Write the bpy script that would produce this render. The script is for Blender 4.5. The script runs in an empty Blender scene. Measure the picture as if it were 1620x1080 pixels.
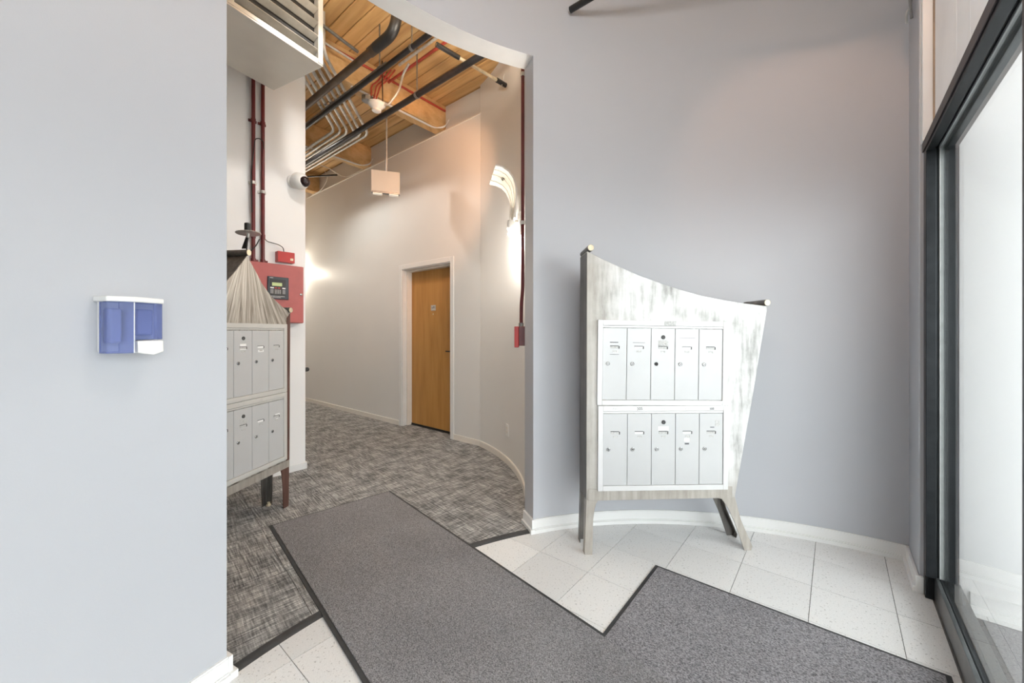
import bpy, bmesh, math, random
from mathutils import Vector, Matrix
random.seed(7)
PI = math.pi
sc = bpy.context.scene
col = sc.collection

# ------------------------------------------------------------------ camera, light, exposure
CAM_H = 1.268
cam_d = bpy.data.cameras.new('camera')
cam_d.sensor_width = 36.0
cam_d.lens = 622.0 / 1620.0 * 36.0
cam_d.shift_y = -16.5 / 1620.0
cam_d.clip_start = 0.02
cam = bpy.data.objects.new('camera', cam_d)
cam.location = (0, 0, CAM_H)
cam.rotation_euler = (PI / 2, 0, 0)
col.objects.link(cam)
sc.camera = cam

sc.view_settings.view_transform = 'Standard'
sc.view_settings.look = 'None'
sc.view_settings.gamma = 1.0
sc.view_settings.exposure = 0.75
sc.view_settings.use_curve_mapping = False
sc.cycles.use_denoising = True
sc.cycles.max_bounces = 10
sc.cycles.diffuse_bounces = 6
sc.cycles.transparent_max_bounces = 16
sc.cycles.sample_clamp_indirect = 6.0

world = bpy.data.worlds.new('world')
sc.world = world
world.use_nodes = True
wn = world.node_tree.nodes
wn['Background'].inputs[0].default_value = (0.965, 0.98, 1.0, 1)     # an even overcast sky
wn['Background'].inputs[1].default_value = 3.7

# plan axes: N runs into the hallway, V runs across it; the storefront lies along U = -N
N2 = Vector((.636, .772)).normalized()
V2 = Vector((N2.y, -N2.x))
CX, CY, RW = .885, .450, 2.165        # centre and radius of the half-round lobby wall
ROT = math.atan2(V2.y, V2.x)          # rotation that turns local x into V, local y into N
CEIL = 3.966

def W(D, v, z=0.0):
    p = N2 * D + V2 * v
    return Vector((p.x, p.y, z))

portal_d = bpy.data.lights.new('daylight_portal', 'AREA')
portal_d.shape = 'RECTANGLE'
portal_d.size, portal_d.size_y = 3.8, 2.15
portal_d.cycles.is_portal = True
portal = bpy.data.objects.new('daylight_portal', portal_d)
portal.location = W(.82, .50, 1.07)
portal.rotation_euler = Matrix((( -N2.x, 0, V2.x), (-N2.y, 0, V2.y), (0, 1, 0))).to_euler()
col.objects.link(portal)

# ------------------------------------------------------------------ materials
def new_mat(name):
    m = bpy.data.materials.new(name)
    m.use_nodes = True
    nt = m.node_tree
    return m, nt, nt.nodes['Principled BSDF']

def setc(b, color, rough, metal=0.0, spec=.5):
    b.inputs['Base Color'].default_value = (*color, 1)
    b.inputs['Roughness'].default_value = rough
    b.inputs['Metallic'].default_value = metal
    b.inputs['Specular IOR Level'].default_value = spec

def coords(nt, kind='Object', scale=(1, 1, 1), rot=(0, 0, 0)):
    tc = nt.nodes.new('ShaderNodeTexCoord')
    mp = nt.nodes.new('ShaderNodeMapping')
    mp.inputs['Scale'].default_value = scale
    mp.inputs['Rotation'].default_value = rot
    nt.links.new(tc.outputs[kind], mp.inputs['Vector'])
    return mp.outputs['Vector']

def noise(nt, vec, scale, detail=4, rough=.55):
    n = nt.nodes.new('ShaderNodeTexNoise')
    n.inputs['Scale'].default_value = scale
    n.inputs['Detail'].default_value = detail
    n.inputs['Roughness'].default_value = rough
    nt.links.new(vec, n.inputs['Vector'])
    return n.outputs['Fac']

def ramp(nt, fac, stops):
    r = nt.nodes.new('ShaderNodeValToRGB')
    e = r.color_ramp.elements
    while len(e) < len(stops):
        e.new(.5)
    for k, (p, c) in enumerate(stops):
        e[k].position = p
        e[k].color = (*c, 1) if len(c) == 3 else c
    nt.links.new(fac, r.inputs['Fac'])
    return r.outputs['Color']

def mixc(nt, a, b, fac=.5, mode='MIX'):
    m = nt.nodes.new('ShaderNodeMix')
    m.data_type = 'RGBA'
    m.blend_type = mode
    for sock, val in ((m.inputs[0], fac), (m.inputs[6], a), (m.inputs[7], b)):
        if hasattr(val, 'links') or hasattr(val, 'is_linked'):
            nt.links.new(val, sock)
        elif sock == m.inputs[0]:
            sock.default_value = val
        else:
            sock.default_value = (*val, 1)
    return m.outputs[2]

def bump(nt, b, height, strength, dist=.01):
    n = nt.nodes.new('ShaderNodeBump')
    n.inputs['Strength'].default_value = strength
    n.inputs['Distance'].default_value = dist
    nt.links.new(height, n.inputs['Height'])
    nt.links.new(n.outputs['Normal'], b.inputs['Normal'])

def plain(name, color, rough=.5, metal=0.0, var=0.06, scale=6.0, spec=.5, kind='Object', bumps=0.0, bscale=60.0):
    m, nt, b = new_mat(name)
    setc(b, color, rough, metal, spec)
    v = coords(nt, kind)
    lo = tuple(c * (1 - var) for c in color)
    hi = tuple(min(1, c * (1 + var)) for c in color)
    nt.links.new(ramp(nt, noise(nt, v, scale), [(.3, lo), (.7, hi)]), b.inputs['Base Color'])
    if bumps:
        bump(nt, b, noise(nt, v, bscale, 3), bumps, .003)
    return m

def streaked(name, stops, rough=.4, metal=.7, sc_=(14, 14, 1.4), sc2=3.0):
    m, nt, b = new_mat(name)
    setc(b, stops[0][1], rough, metal)
    f1 = noise(nt, coords(nt, 'Object', sc_), 2.2, 8, .65)
    f2 = noise(nt, coords(nt, 'Object'), sc2, 6, .6)
    mx = nt.nodes.new('ShaderNodeMath'); mx.operation = 'MULTIPLY_ADD'
    mx.inputs[1].default_value = .6
    nt.links.new(f1, mx.inputs[0])
    m2 = nt.nodes.new('ShaderNodeMath'); m2.operation = 'MULTIPLY'
    m2.inputs[1].default_value = .4
    nt.links.new(f2, m2.inputs[0]); nt.links.new(m2.outputs[0], mx.inputs[2])
    nt.links.new(ramp(nt, mx.outputs[0], stops), b.inputs['Base Color'])
    r = nt.nodes.new('ShaderNodeMapRange')
    r.inputs['To Min'].default_value = rough - .1; r.inputs['To Max'].default_value = rough + .15
    nt.links.new(f1, r.inputs['Value']); nt.links.new(r.outputs['Result'], b.inputs['Roughness'])
    bump(nt, b, f1, .08, .002)
    return m

M = {}
M['lobby_paint'] = plain('lobby_paint', (.455, .465, .495), .45, var=.015, scale=1.5, bumps=.05, bscale=220)
M['hall_paint'] = plain('hall_paint', (.72, .715, .70), .45, var=.015, scale=1.5, bumps=.05, bscale=220)
M['white_paint'] = plain('white_paint', (.80, .80, .80), .45, var=.012, scale=2, bumps=.04, bscale=220)
M['trim_white'] = plain('trim_white', (.76, .76, .755), .32, var=.02, scale=8)
M['bead_brown'] = plain('bead_brown', (.34, .25, .18), .5, var=.3, scale=5)
M['panel_white'] = plain('panel_white', (.90, .89, .88), .45, var=.06, scale=3)
M['trim_cream'] = plain('trim_cream', (.78, .74, .68), .35, var=.02, scale=8)
M['grout'] = plain('grout', (.16, .16, .155), .9, var=.2, scale=30)
M['rubber'] = plain('rubber', (.035, .036, .038), .6, var=.2, scale=30)
M['dark_frame'] = plain('dark_frame', (.022, .025, .028), .36, .6, var=.25, scale=14)
M['gasket'] = plain('gasket', (.42, .44, .44), .45, .3, var=.1, scale=20)
M['lip_brown'] = plain('lip_brown', (.055, .043, .042), .5, .2, var=.2, scale=12)
M['grey_alu'] = plain('grey_alu', (.17, .18, .185), .3, .8, var=.2, scale=12)
M['black'] = plain('black', (.012, .011, .011), .45, var=.3, scale=20)
M['black_pipe'] = plain('black_pipe', (.02, .019, .021), .38, .3, var=.3, scale=20)
M['brown_pipe'] = plain('brown_pipe', (.075, .05, .032), .5, .3, var=.3, scale=10)
M['galv'] = plain('galv', (.60, .59, .56), .42, .45, var=.15, scale=25)
M['galv_dark'] = plain('galv_dark', (.25, .25, .25), .4, .8, var=.2, scale=25)
M['red_conduit'] = plain('red_conduit', (.115, .012, .014), .35, var=.15, scale=12)
M['red_bright'] = plain('red_bright', (.42, .022, .02), .35, var=.1, scale=12)
M['red_pipe'] = plain('red_pipe', (.40, .055, .035), .45, var=.2, scale=12)
M['panel_red'] = plain('panel_red', (.40, .095, .09), .45, var=.08, scale=9)
M['navy'] = plain('navy', (.022, .03, .042), .4, var=.15, scale=12)
M['key_grey'] = plain('key_grey', (.22, .22, .23), .5, var=.1)
M['lcd'] = plain('lcd', (.52, .62, .30), .3, var=.05)
M['white_plastic'] = plain('white_plastic', (.82, .82, .80), .35, var=.02)
M['cream_metal'] = plain('cream_metal', (.55, .525, .475), .38, .1, var=.06, scale=3)
M['heater_frame'] = plain('heater_frame', (.52, .51, .475), .4, .1, var=.05, scale=6)
M['louver'] = plain('louver', (.30, .275, .235), .4, .2, var=.2, scale=8)
M['heater_dark'] = plain('heater_dark', (.015, .014, .013), .7, var=.2)
M['brass'] = plain('brass', (.62, .53, .38), .4, .4, var=.2, scale=30)
M['bank_grey'] = plain('bank_grey', (.54, .53, .505), .36, .1, var=.03, scale=12)
M['door_paint'] = plain('door_paint', (.52, .525, .53), .34, .15, var=.02, scale=7)
M['bank_frame'] = plain('bank_frame', (.66, .66, .66), .32, .15, var=.03, scale=12)
M['chrome'] = plain('chrome', (.45, .45, .45), .22, 1.0, var=.1, scale=30)
M['pencil'] = plain('pencil', (.09, .09, .10), .8, var=.3, scale=60)
M['sticker'] = plain('sticker', (.86, .86, .86), .6, var=.02)
M['sticker_grey'] = plain('sticker_grey', (.50, .50, .49), .6, var=.25, scale=120)
M['slot_dark'] = plain('slot_dark', (.06, .06, .06), .6, var=.2)
M['steel'] = streaked('steel', [(.34, (.15, .145, .138)), (.42, (.36, .356, .345)), (.49, (.54, .538, .53)), (.58, (.70, .70, .695))], .5, .25, (9, 9, 1.1), 5.0)
def patina(m, x_edge, z_edge):
    nt = m.node_tree; b = nt.nodes['Principled BSDF']
    src = b.inputs['Base Color'].links[0].from_socket
    tc = nt.nodes.new('ShaderNodeTexCoord'); sx = nt.nodes.new('ShaderNodeSeparateXYZ'); nt.links.new(tc.outputs['Object'], sx.inputs[0])
    n = noise(nt, coords(nt, 'Object', (5, 5, 2)), 2.0, 6, .6)
    def fall(sock, lo, hi):
        a = nt.nodes.new('ShaderNodeMath'); a.operation = 'MULTIPLY_ADD'; a.inputs[1].default_value = .22
        nt.links.new(n, a.inputs[0]); nt.links.new(sock, a.inputs[2])
        r = nt.nodes.new('ShaderNodeMapRange'); r.inputs['From Min'].default_value = lo; r.inputs['From Max'].default_value = hi
        r.inputs['To Min'].default_value = 1; r.inputs['To Max'].default_value = 0
        nt.links.new(a.outputs[0], r.inputs['Value']); return r.outputs['Result']
    mx = nt.nodes.new('ShaderNodeMath'); mx.operation = 'MAXIMUM'
    nt.links.new(fall(sx.outputs['X'], *x_edge), mx.inputs[0]); nt.links.new(fall(sx.outputs['Z'], *z_edge), mx.inputs[1])
    ml = nt.nodes.new('ShaderNodeMath'); ml.operation = 'MULTIPLY'; ml.inputs[1].default_value = .75
    nt.links.new(mx.outputs[0], ml.inputs[0])
    nt.links.new(mixc(nt, src, (.34, .31, .265), ml.outputs[0]), b.inputs['Base Color'])
patina(M['steel'], (.10, .34), (.38, .66))
M['steel_dark'] = streaked('steel_dark', [(.3, (.06, .055, .05)), (.5, (.16, .15, .14)), (.7, (.30, .28, .25))], .38, .7)
M['steel_leg'] = streaked('steel_leg', [(.3, (.27, .24, .21)), (.5, (.42, .39, .35)), (.7, (.58, .56, .53))], .45, .45)
M['rust'] = streaked('rust', [(.3, (.065, .03, .024)), (.5, (.12, .06, .048)), (.75, (.20, .12, .10))], .5, .3)

# wood deck: long boards, each board its own tone
def wood(name, stops, axis_scale, tone=.25):
    m, nt, b = new_mat(name)
    setc(b, (.5, .3, .12), .5)
    oi = nt.nodes.new('ShaderNodeObjectInfo')
    tc = nt.nodes.new('ShaderNodeTexCoord')
    mp = nt.nodes.new('ShaderNodeMapping')
    mp.inputs['Scale'].default_value = axis_scale
    add = nt.nodes.new('ShaderNodeVectorMath'); add.operation = 'ADD'
    cmb = nt.nodes.new('ShaderNodeCombineXYZ')
    mul = nt.nodes.new('ShaderNodeMath'); mul.operation = 'MULTIPLY'; mul.inputs[1].default_value = 37
    nt.links.new(oi.outputs['Random'], mul.inputs[0])
    for k in range(3):
        nt.links.new(mul.outputs[0], cmb.inputs[k])
    nt.links.new(tc.outputs['Object'], add.inputs[0]); nt.links.new(cmb.outputs[0], add.inputs[1])
    nt.links.new(add.outputs[0], mp.inputs['Vector'])
    f = noise(nt, mp.outputs['Vector'], 1.6, 7, .6)
    c = ramp(nt, f, stops)
    r = nt.nodes.new('ShaderNodeMapRange')
    r.inputs['To Min'].default_value = 1 - tone; r.inputs['To Max'].default_value = 1 + tone * .4
    nt.links.new(oi.outputs['Random'], r.inputs['Value'])
    hs = nt.nodes.new('ShaderNodeHueSaturation')
    nt.links.new(r.outputs['Result'], hs.inputs['Value']); nt.links.new(c, hs.inputs['Color'])
    nt.links.new(hs.outputs['Color'], b.inputs['Base Color'])
    bump(nt, b, f, .1, .003)
    return m
M['deck'] = wood('deck', [(.25, (.38, .20, .07)), (.5, (.60, .36, .145)), (.75, (.74, .49, .235))], (.6, 9, 9))
M['beam'] = wood('beam', [(.25, (.48, .28, .11)), (.5, (.66, .42, .19)), (.75, (.76, .53, .28))], (9, .6, 9), .1)
M['door_wood'] = wood('door_wood', [(.25, (.34, .155, .035)), (.5, (.44, .22, .055)), (.8, (.52, .28, .085))], (7, 7, .7), .05)

# speckled vinyl floor tile
def tile_mat():
    m, nt, b = new_mat('floor_tile')
    setc(b, (.7, .7, .68), .38)
    v = coords(nt, 'Object')
    oi = nt.nodes.new('ShaderNodeObjectInfo')
    base = ramp(nt, oi.outputs['Random'], [(0, (.72, .72, .715)), (1, (.80, .798, .79))])
    sp = noise(nt, v, 95, 2, .5)
    dark = ramp(nt, sp, [(.62, (0, 0, 0)), (.70, (1, 1, 1))])
    c = mixc(nt, base, (.47, .465, .455), dark)
    sp2 = noise(nt, v, 240, 2, .5)
    c = mixc(nt, c, ramp(nt, sp2, [(.35, (.80, .80, .80)), (.65, (1, 1, 1))]), .55, 'MULTIPLY')
    nt.links.new(c, b.inputs['Base Color'])
    return m
M['tile'] = tile_mat()

# woven carpet tile: short streaks in two directions
def carpet_mat():
    m, nt, b = new_mat('carpet')
    setc(b, (.2, .2, .19), .95, spec=.1)
    a = noise(nt, coords(nt, 'Object', (7, 120, 1)), 1.0, 5, .65)
    c = noise(nt, coords(nt, 'Object', (95, 9, 1)), 1.0, 5, .65)
    k = noise(nt, coords(nt, 'Object', (5, 9, 1)), 1.0, 3, .5)
    h = mixc(nt, mixc(nt, a, c, .42), k, .18)
    cr = ramp(nt, h, [(.38, (.065, .065, .066)), (.46, (.19, .189, .188)), (.53, (.37, .367, .36)), (.62, (.76, .75, .735))])
    fine = noise(nt, coords(nt, 'Object'), 420, 2, .6)
    cr = mixc(nt, cr, ramp(nt, fine, [(.3, (.55, .55, .55)), (.7, (1.15, 1.15, 1.15))]), .8, 'MULTIPLY')
    nt.links.new(cr, b.inputs['Base Color'])
    bump(nt, b, h, .5, .004)
    return m
M['carpet'] = carpet_mat()

def mat_pile(name, lo, hi, scale):
    m, nt, b = new_mat(name)
    setc(b, hi, .95, spec=.1)
    v = coords(nt, 'Object', (1, 1.5, 1))
    f = noise(nt, v, scale, 3, .7)
    big = noise(nt, coords(nt, 'Object'), 2.2, 3, .5)
    c = ramp(nt, f, [(.33, lo), (.5, tuple((x + y) / 2 for x, y in zip(lo, hi))), (.68, hi)])
    c = mixc(nt, c, ramp(nt, big, [(.3, (.85, .85, .85)), (.7, (1.1, 1.1, 1.1))]), .7, 'MULTIPLY')
    nt.links.new(c, b.inputs['Base Color'])
    bump(nt, b, f, .8, .006)
    return m
M['mat_fine'] = mat_pile('mat_fine', (.085, .083, .088), (.385, .378, .39), 170)
M['mat_coarse'] = mat_pile('mat_coarse', (.06, .059, .066), (.42, .41, .43), 150)

def glass_mat(name, tint, base=.04):
    m = bpy.data.materials.new(name)
    m.use_nodes = True
    nt = m.node_tree
    nt.nodes.clear()
    out = nt.nodes.new('ShaderNodeOutputMaterial')
    mix = nt.nodes.new('ShaderNodeMixShader')
    tr = nt.nodes.new('ShaderNodeBsdfTransparent'); tr.inputs[0].default_value = (*tint, 1)
    gl = nt.nodes.new('ShaderNodeBsdfGlossy'); gl.inputs['Roughness'].default_value = .005
    lw = nt.nodes.new('ShaderNodeLayerWeight')
    pw = nt.nodes.new('ShaderNodeMath'); pw.operation = 'POWER'; pw.inputs[1].default_value = 5
    ma = nt.nodes.new('ShaderNodeMath'); ma.operation = 'MULTIPLY_ADD'
    ma.inputs[1].default_value = 1 - base; ma.inputs[2].default_value = base
    nt.links.new(lw.outputs['Facing'], pw.inputs[0]); nt.links.new(pw.outputs[0], ma.inputs[0])
    nt.links.new(ma.outputs[0], mix.inputs[0])
    nt.links.new(tr.outputs[0], mix.inputs[1]); nt.links.new(gl.outputs[0], mix.inputs[2])
    nt.links.new(mix.outputs[0], out.inputs[0])
    return m
M['glass'] = glass_mat('glass', (.955, .975, .965), .03)

def translucent(name, color, trans, rough):
    m, nt, b = new_mat(name)
    setc(b, color, rough)
    b.inputs['Transmission Weight'].default_value = trans
    b.inputs['IOR'].default_value = 1.2
    return m
M['blue_smoke'] = translucent('blue_smoke', (.30, .36, .68), .72, .12)
M['sconce_shade'] = translucent('sconce_shade', (.82, .81, .78), .25, .25)

def emitter(name, color, strength):
    m, nt, b = new_mat(name)
    setc(b, color, .4)
    b.inputs['Emission Color'].default_value = (*color, 1)
    b.inputs['Emission Strength'].default_value = strength
    return m
M['bulb'] = emitter('bulb', (1.0, .86, .66), 40.0)
M['bulb_warm'] = emitter('bulb_warm', (1.0, .70, .42), 40.0)
M['lamp_small'] = emitter('lamp_small', (1.0, .95, .85), .12)

# radial brushed steel of the tent-shaped cabinet front, streaks fan out from its peak
def fan_steel(px_, pz_):
    m, nt, b = new_mat('fan_steel')
    setc(b, (.5, .48, .43), .42, .5)
    tc = nt.nodes.new('ShaderNodeTexCoord')
    sx = nt.nodes.new('ShaderNodeSeparateXYZ'); nt.links.new(tc.outputs['Object'], sx.inputs[0])
    def mth(op, a, bb):
        n = nt.nodes.new('ShaderNodeMath'); n.operation = op
        for k, q in enumerate((a, bb)):
            if isinstance(q, (int, float)): n.inputs[k].default_value = q
            else: nt.links.new(q, n.inputs[k])
        return n.outputs[0]
    dx = mth('SUBTRACT', sx.outputs['X'], px_); dz = mth('SUBTRACT', pz_ + .12, sx.outputs['Z'])
    ang = mth('ARCTAN2', dx, dz)
    rad = mth('ADD', mth('MULTIPLY', dx, dx), mth('MULTIPLY', dz, dz))
    cb = nt.nodes.new('ShaderNodeCombineXYZ')
    nt.links.new(mth('MULTIPLY', ang, 26.0), cb.inputs[0]); nt.links.new(mth('MULTIPLY', rad, 3.0), cb.inputs[1])
    f = noise(nt, cb.outputs[0], 1.0, 6, .6)
    nt.links.new(ramp(nt, f, [(.33, (.12, .105, .088)), (.45, (.30, .275, .24)), (.56, (.46, .435, .395)), (.68, (.66, .635, .59))]), b.inputs['Base Color'])
    bump(nt, b, f, .5, .006)
    return m

# ------------------------------------------------------------------ mesh building
class MB:
    def __init__(self):
        self.v, self.f = [], []
    def poly(self, verts, faces):
        o = len(self.v)
        self.v += [Vector(p) for p in verts]
        self.f += [[o + i for i in f] for f in faces]
        return self
    def box(self, x0, x1, y0, y1, z0, z1, M4=None):
        vs = [Vector((x, y, z)) for z in (z0, z1) for y in (y0, y1) for x in (x0, x1)]
        if M4: vs = [M4 @ p for p in vs]
        return self.poly(vs, [(0, 2, 3, 1), (4, 5, 7, 6), (0, 1, 5, 4), (2, 6, 7, 3), (0, 4, 6, 2), (1, 3, 7, 5)])
    def dv(self, D0, D1, v0, v1, z0, z1):
        vs = [W(D, v, z) for z in (z0, z1) for D in (D0, D1) for v in (v0, v1)]
        return self.poly(vs, [(0, 2, 3, 1), (4, 5, 7, 6), (0, 1, 5, 4), (2, 6, 7, 3), (0, 4, 6, 2), (1, 3, 7, 5)])
    def loft(self, a, b):
        n = len(a)
        return self.poly(list(a) + list(b), [list(range(n))[::-1], list(range(n, 2 * n))] +
                         [(i, (i + 1) % n, n + (i + 1) % n, n + i) for i in range(n)])
    def prism(self, pts, y0, y1):                       # outline in x,z pushed along y
        return self.loft([(x, y0, z) for x, z in pts], [(x, y1, z) for x, z in pts])
    def slab(self, pts, z0, z1):                        # outline in x,y pushed along z
        return self.loft([(p[0], p[1], z0) for p in pts], [(p[0], p[1], z1) for p in pts])
    def strip(self, pts, t, y0, y1):                    # sheet that follows a polyline in x,z
        pts = [Vector(p) for p in pts]
        off = []
        for i in range(len(pts)):
            d = (pts[min(i + 1, len(pts) - 1)] - pts[max(i - 1, 0)]).normalized()
            off.append(pts[i] + Vector((-d.y, d.x)) * t)
        for i in range(len(pts) - 1):
            self.prism([pts[i], pts[i + 1], off[i + 1], off[i]], y0, y1)
        return self
    def tube(self, path, r, n=10):
        path = [Vector(p) for p in path]
        rs = r if isinstance(r, (list, tuple)) else [r] * len(path)
        up = None
        rings = []
        for i, p in enumerate(path):
            d = (path[min(i + 1, len(path) - 1)] - path[max(i - 1, 0)]).normalized()
            if up is None:
                up = Vector((0, 0, 1)) if abs(d.z) < .9 else Vector((1, 0, 0))
            up = (up - d * up.dot(d)).normalized()
            s = d.cross(up)
            rings.append([p + (up * math.cos(k * 2 * PI / n) + s * math.sin(k * 2 * PI / n)) * rs[i] for k in range(n)])
        vs = [q for g in rings for q in g]
        fs = [(i * n + k, i * n + (k + 1) % n, (i + 1) * n + (k + 1) % n, (i + 1) * n + k) for i in range(len(path) - 1) for k in range(n)]
        fs += [list(range(n))[::-1], [len(vs) - n + k for k in range(n)]]
        return self.poly(vs, fs)
    def lathe(self, prof, centre, axis=(0, 0, 1), n=20):
        ax = Vector(axis).normalized()
        up = Vector((1, 0, 0)) if abs(ax.x) < .8 else Vector((0, 1, 0))
        e1 = (up - ax * up.dot(ax)).normalized(); e2 = ax.cross(e1)
        c = Vector(centre)
        vs = [c + ax * h + (e1 * math.cos(k * 2 * PI / n) + e2 * math.sin(k * 2 * PI / n)) * max(r, 1e-4) for r, h in prof for k in range(n)]
        m = len(prof)
        fs = [(i * n + k, i * n + (k + 1) % n, (i + 1) * n + (k + 1) % n, (i + 1) * n + k) for i in range(m - 1) for k in range(n)]
        fs += [list(range(n))[::-1], [(m - 1) * n + k for k in range(n)]]
        return self.poly(vs, fs)
    def arc(self, c, r0, r1, a0, a1, z0, z1, n=48):     # curved wall piece, angles in degrees
        ring = []
        for k in range(n + 1):
            a = math.radians(a0 + (a1 - a0) * k / n)
            u = Vector((math.cos(a), math.sin(a), 0)); o = Vector((c[0], c[1], 0))
            ring.append([o + u * r0 + Vector((0, 0, z0)), o + u * r1 + Vector((0, 0, z0)), o + u * r1 + Vector((0, 0, z1)), o + u * r0 + Vector((0, 0, z1))])
        vs = [q for g in ring for q in g]
        fs = [(i * 4 + k, i * 4 + (k + 1) % 4, i * 4 + 4 + (k + 1) % 4, i * 4 + 4 + k) for i in range(n) for k in range(4)]
        fs += [(3, 2, 1, 0), (n * 4, n * 4 + 1, n * 4 + 2, n * 4 + 3)]
        return self.poly(vs, fs)
    def mesh(self, name, inv=None, smooth=0):
        me = bpy.data.meshes.new(name)
        vs = [inv @ p for p in self.v] if inv else self.v
        me.from_pydata([tuple(p) for p in vs], [], self.f)
        bm = bmesh.new(); bm.from_mesh(me)
        bmesh.ops.recalc_face_normals(bm, faces=bm.faces)
        if smooth:
            for f in bm.faces: f.smooth = True
            for e in bm.edges:
                if len(e.link_faces) == 2 and e.calc_face_angle(0) > math.radians(smooth): e.smooth = False
        bm.to_mesh(me); bm.free()
        return me

FRAME = {}
def thing(name, label, cat, loc=(0, 0, 0), rotz=0.0, group=None, kind=None):
    o = bpy.data.objects.new(name, None)
    o.empty_display_size = .1
    col.objects.link(o)
    o.location = loc; o.rotation_euler = (0, 0, rotz)
    if label: o['label'] = label
    if cat: o['category'] = cat
    if group: o['group'] = group
    if kind: o['kind'] = kind
    FRAME[o.name] = Matrix.Translation(Vector(loc)) @ Matrix.Rotation(rotz, 4, 'Z')
    return o

def add(name, mb, mat, parent, world=False, smooth=40, bevel=0.0, label=None):
    """a part: its coordinates are those of the thing it belongs to (or of the world)"""
    root = parent
    while root.parent: root = root.parent
    fr = FRAME.get(root.name, Matrix())
    me = mb.mesh(name, fr.inverted() if world else None, smooth)
    return place(name, me, mat, parent, bevel, label)

def place(name, me, mat, parent, bevel=0.0, label=None):
    if mat and not me.materials: me.materials.append(M[mat] if isinstance(mat, str) else mat)
    o = bpy.data.objects.new(name, me)
    col.objects.link(o)
    o.parent = parent
    if label: o['label'] = label
    if bevel:
        b = o.modifiers.new('bevel', 'BEVEL'); b.width = bevel; b.segments = 2; b.limit_method = 'ANGLE'; b.angle_limit = math.radians(50)
    return o

def solo(name, mb, mat, label=None, cat=None, group=None, kind=None, smooth=40, bevel=0.0):
    """a thing or a piece of the setting that is one mesh, given in world coordinates"""
    xs = [p.x for p in mb.v]; ys = [p.y for p in mb.v]; zs = [p.z for p in mb.v]
    loc = Vector(((min(xs) + max(xs)) / 2, (min(ys) + max(ys)) / 2, min(zs)))
    me = mb.mesh(name, Matrix.Translation(-loc), smooth)
    me.materials.append(M[mat] if isinstance(mat, str) else mat)
    o = bpy.data.objects.new(name, me)
    col.objects.link(o); o.location = loc
    FRAME[o.name] = Matrix.Translation(loc)
    if label: o['label'] = label
    if cat: o['category'] = cat
    if group: o['group'] = group
    if kind: o['kind'] = kind
    if bevel:
        b = o.modifiers.new('bevel', 'BEVEL'); b.width = bevel; b.segments = 2; b.limit_method = 'ANGLE'; b.angle_limit = math.radians(50)
    return o

def struct(name, mb, mat, smooth=40, bevel=0.0):
    return solo(name, mb, mat, kind='structure', smooth=smooth, bevel=bevel)

def bend(pts, r, n=6):
    """rounds the inner corners of a polyline"""
    pts = [Vector(p) for p in pts]
    out = [pts[0]]
    for i in range(1, len(pts) - 1):
        a = (pts[i - 1] - pts[i]); b = (pts[i + 1] - pts[i])
        t = min(r, a.length * .45, b.length * .45)
        p0 = pts[i] + a.normalized() * t; p1 = pts[i] + b.normalized() * t
        for k in range(n + 1):
            s = k / n
            out.append(p0 * (1 - s) ** 2 + pts[i] * 2 * s * (1 - s) + p1 * s ** 2)
    out.append(pts[-1])
    return out

def clip(poly, p, nrm):
    """keeps the part of a polygon where (q - p).nrm <= 0"""
    out = []
    for i in range(len(poly)):
        a, b = poly[i], poly[(i + 1) % len(poly)]
        da, db = (a - p).dot(nrm), (b - p).dot(nrm)
        if da <= 0: out.append(a)
        if (da < 0 < db) or (db < 0 < da):
            out.append(a + (b - a) * (da / (da - db)))
    return out

def area(poly):
    return abs(sum(a.x * b.y - b.x * a.y for a, b in zip(poly, poly[1:] + poly[:1]))) / 2 if len(poly) > 2 else 0

C2 = Vector((CX, CY))
def on_ring(r, deg, z=0.0):
    a = math.radians(deg)
    return Vector((CX + r * math.cos(a), CY + r * math.sin(a), z))

# ------------------------------------------------------------------ the setting
A_L, A_R = 152.9, 110.3          # the opening in the round wall lies between these angles
A_END_R, A_END_L = 51.6, 229.5   # where the round wall meets the storefront
HEAD = 3.005
TH = .14

# floor
fl = thing('floor', None, None, (0, 0, 0), kind='structure')
add('slab', MB().box(-5.0, 3.9, -2.6, 8.6, -.12, -.0035), 'grout', fl)
S = .305
P0 = Vector((.5085, 3.1628))
tu, tv = Vector((-.63555, -.77207)), Vector((.77207, -.63555))
NSEG = 160
def disc_clip(poly, r):
    for k in range(NSEG):
        a = (k + .5) * 2 * PI / NSEG
        nrm = Vector((math.cos(a), math.sin(a)))
        p = C2 + nrm * r * math.cos(PI / NSEG)
        if all((q - p).dot(nrm) <= 0 for q in poly): continue
        poly = clip(poly, p, nrm)
        if len(poly) < 3: return []
    return poly
g = .0013
full_tile = MB().slab([Vector((-S / 2 + g, -S / 2 + g)), Vector((S / 2 - g, -S / 2 + g)), Vector((S / 2 - g, S / 2 - g)), Vector((-S / 2 + g, S / 2 - g))], -.004, 0).mesh('tile')
full_tile.materials.append(M['tile'])
trot = math.atan2(tu.y, tu.x)
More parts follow.
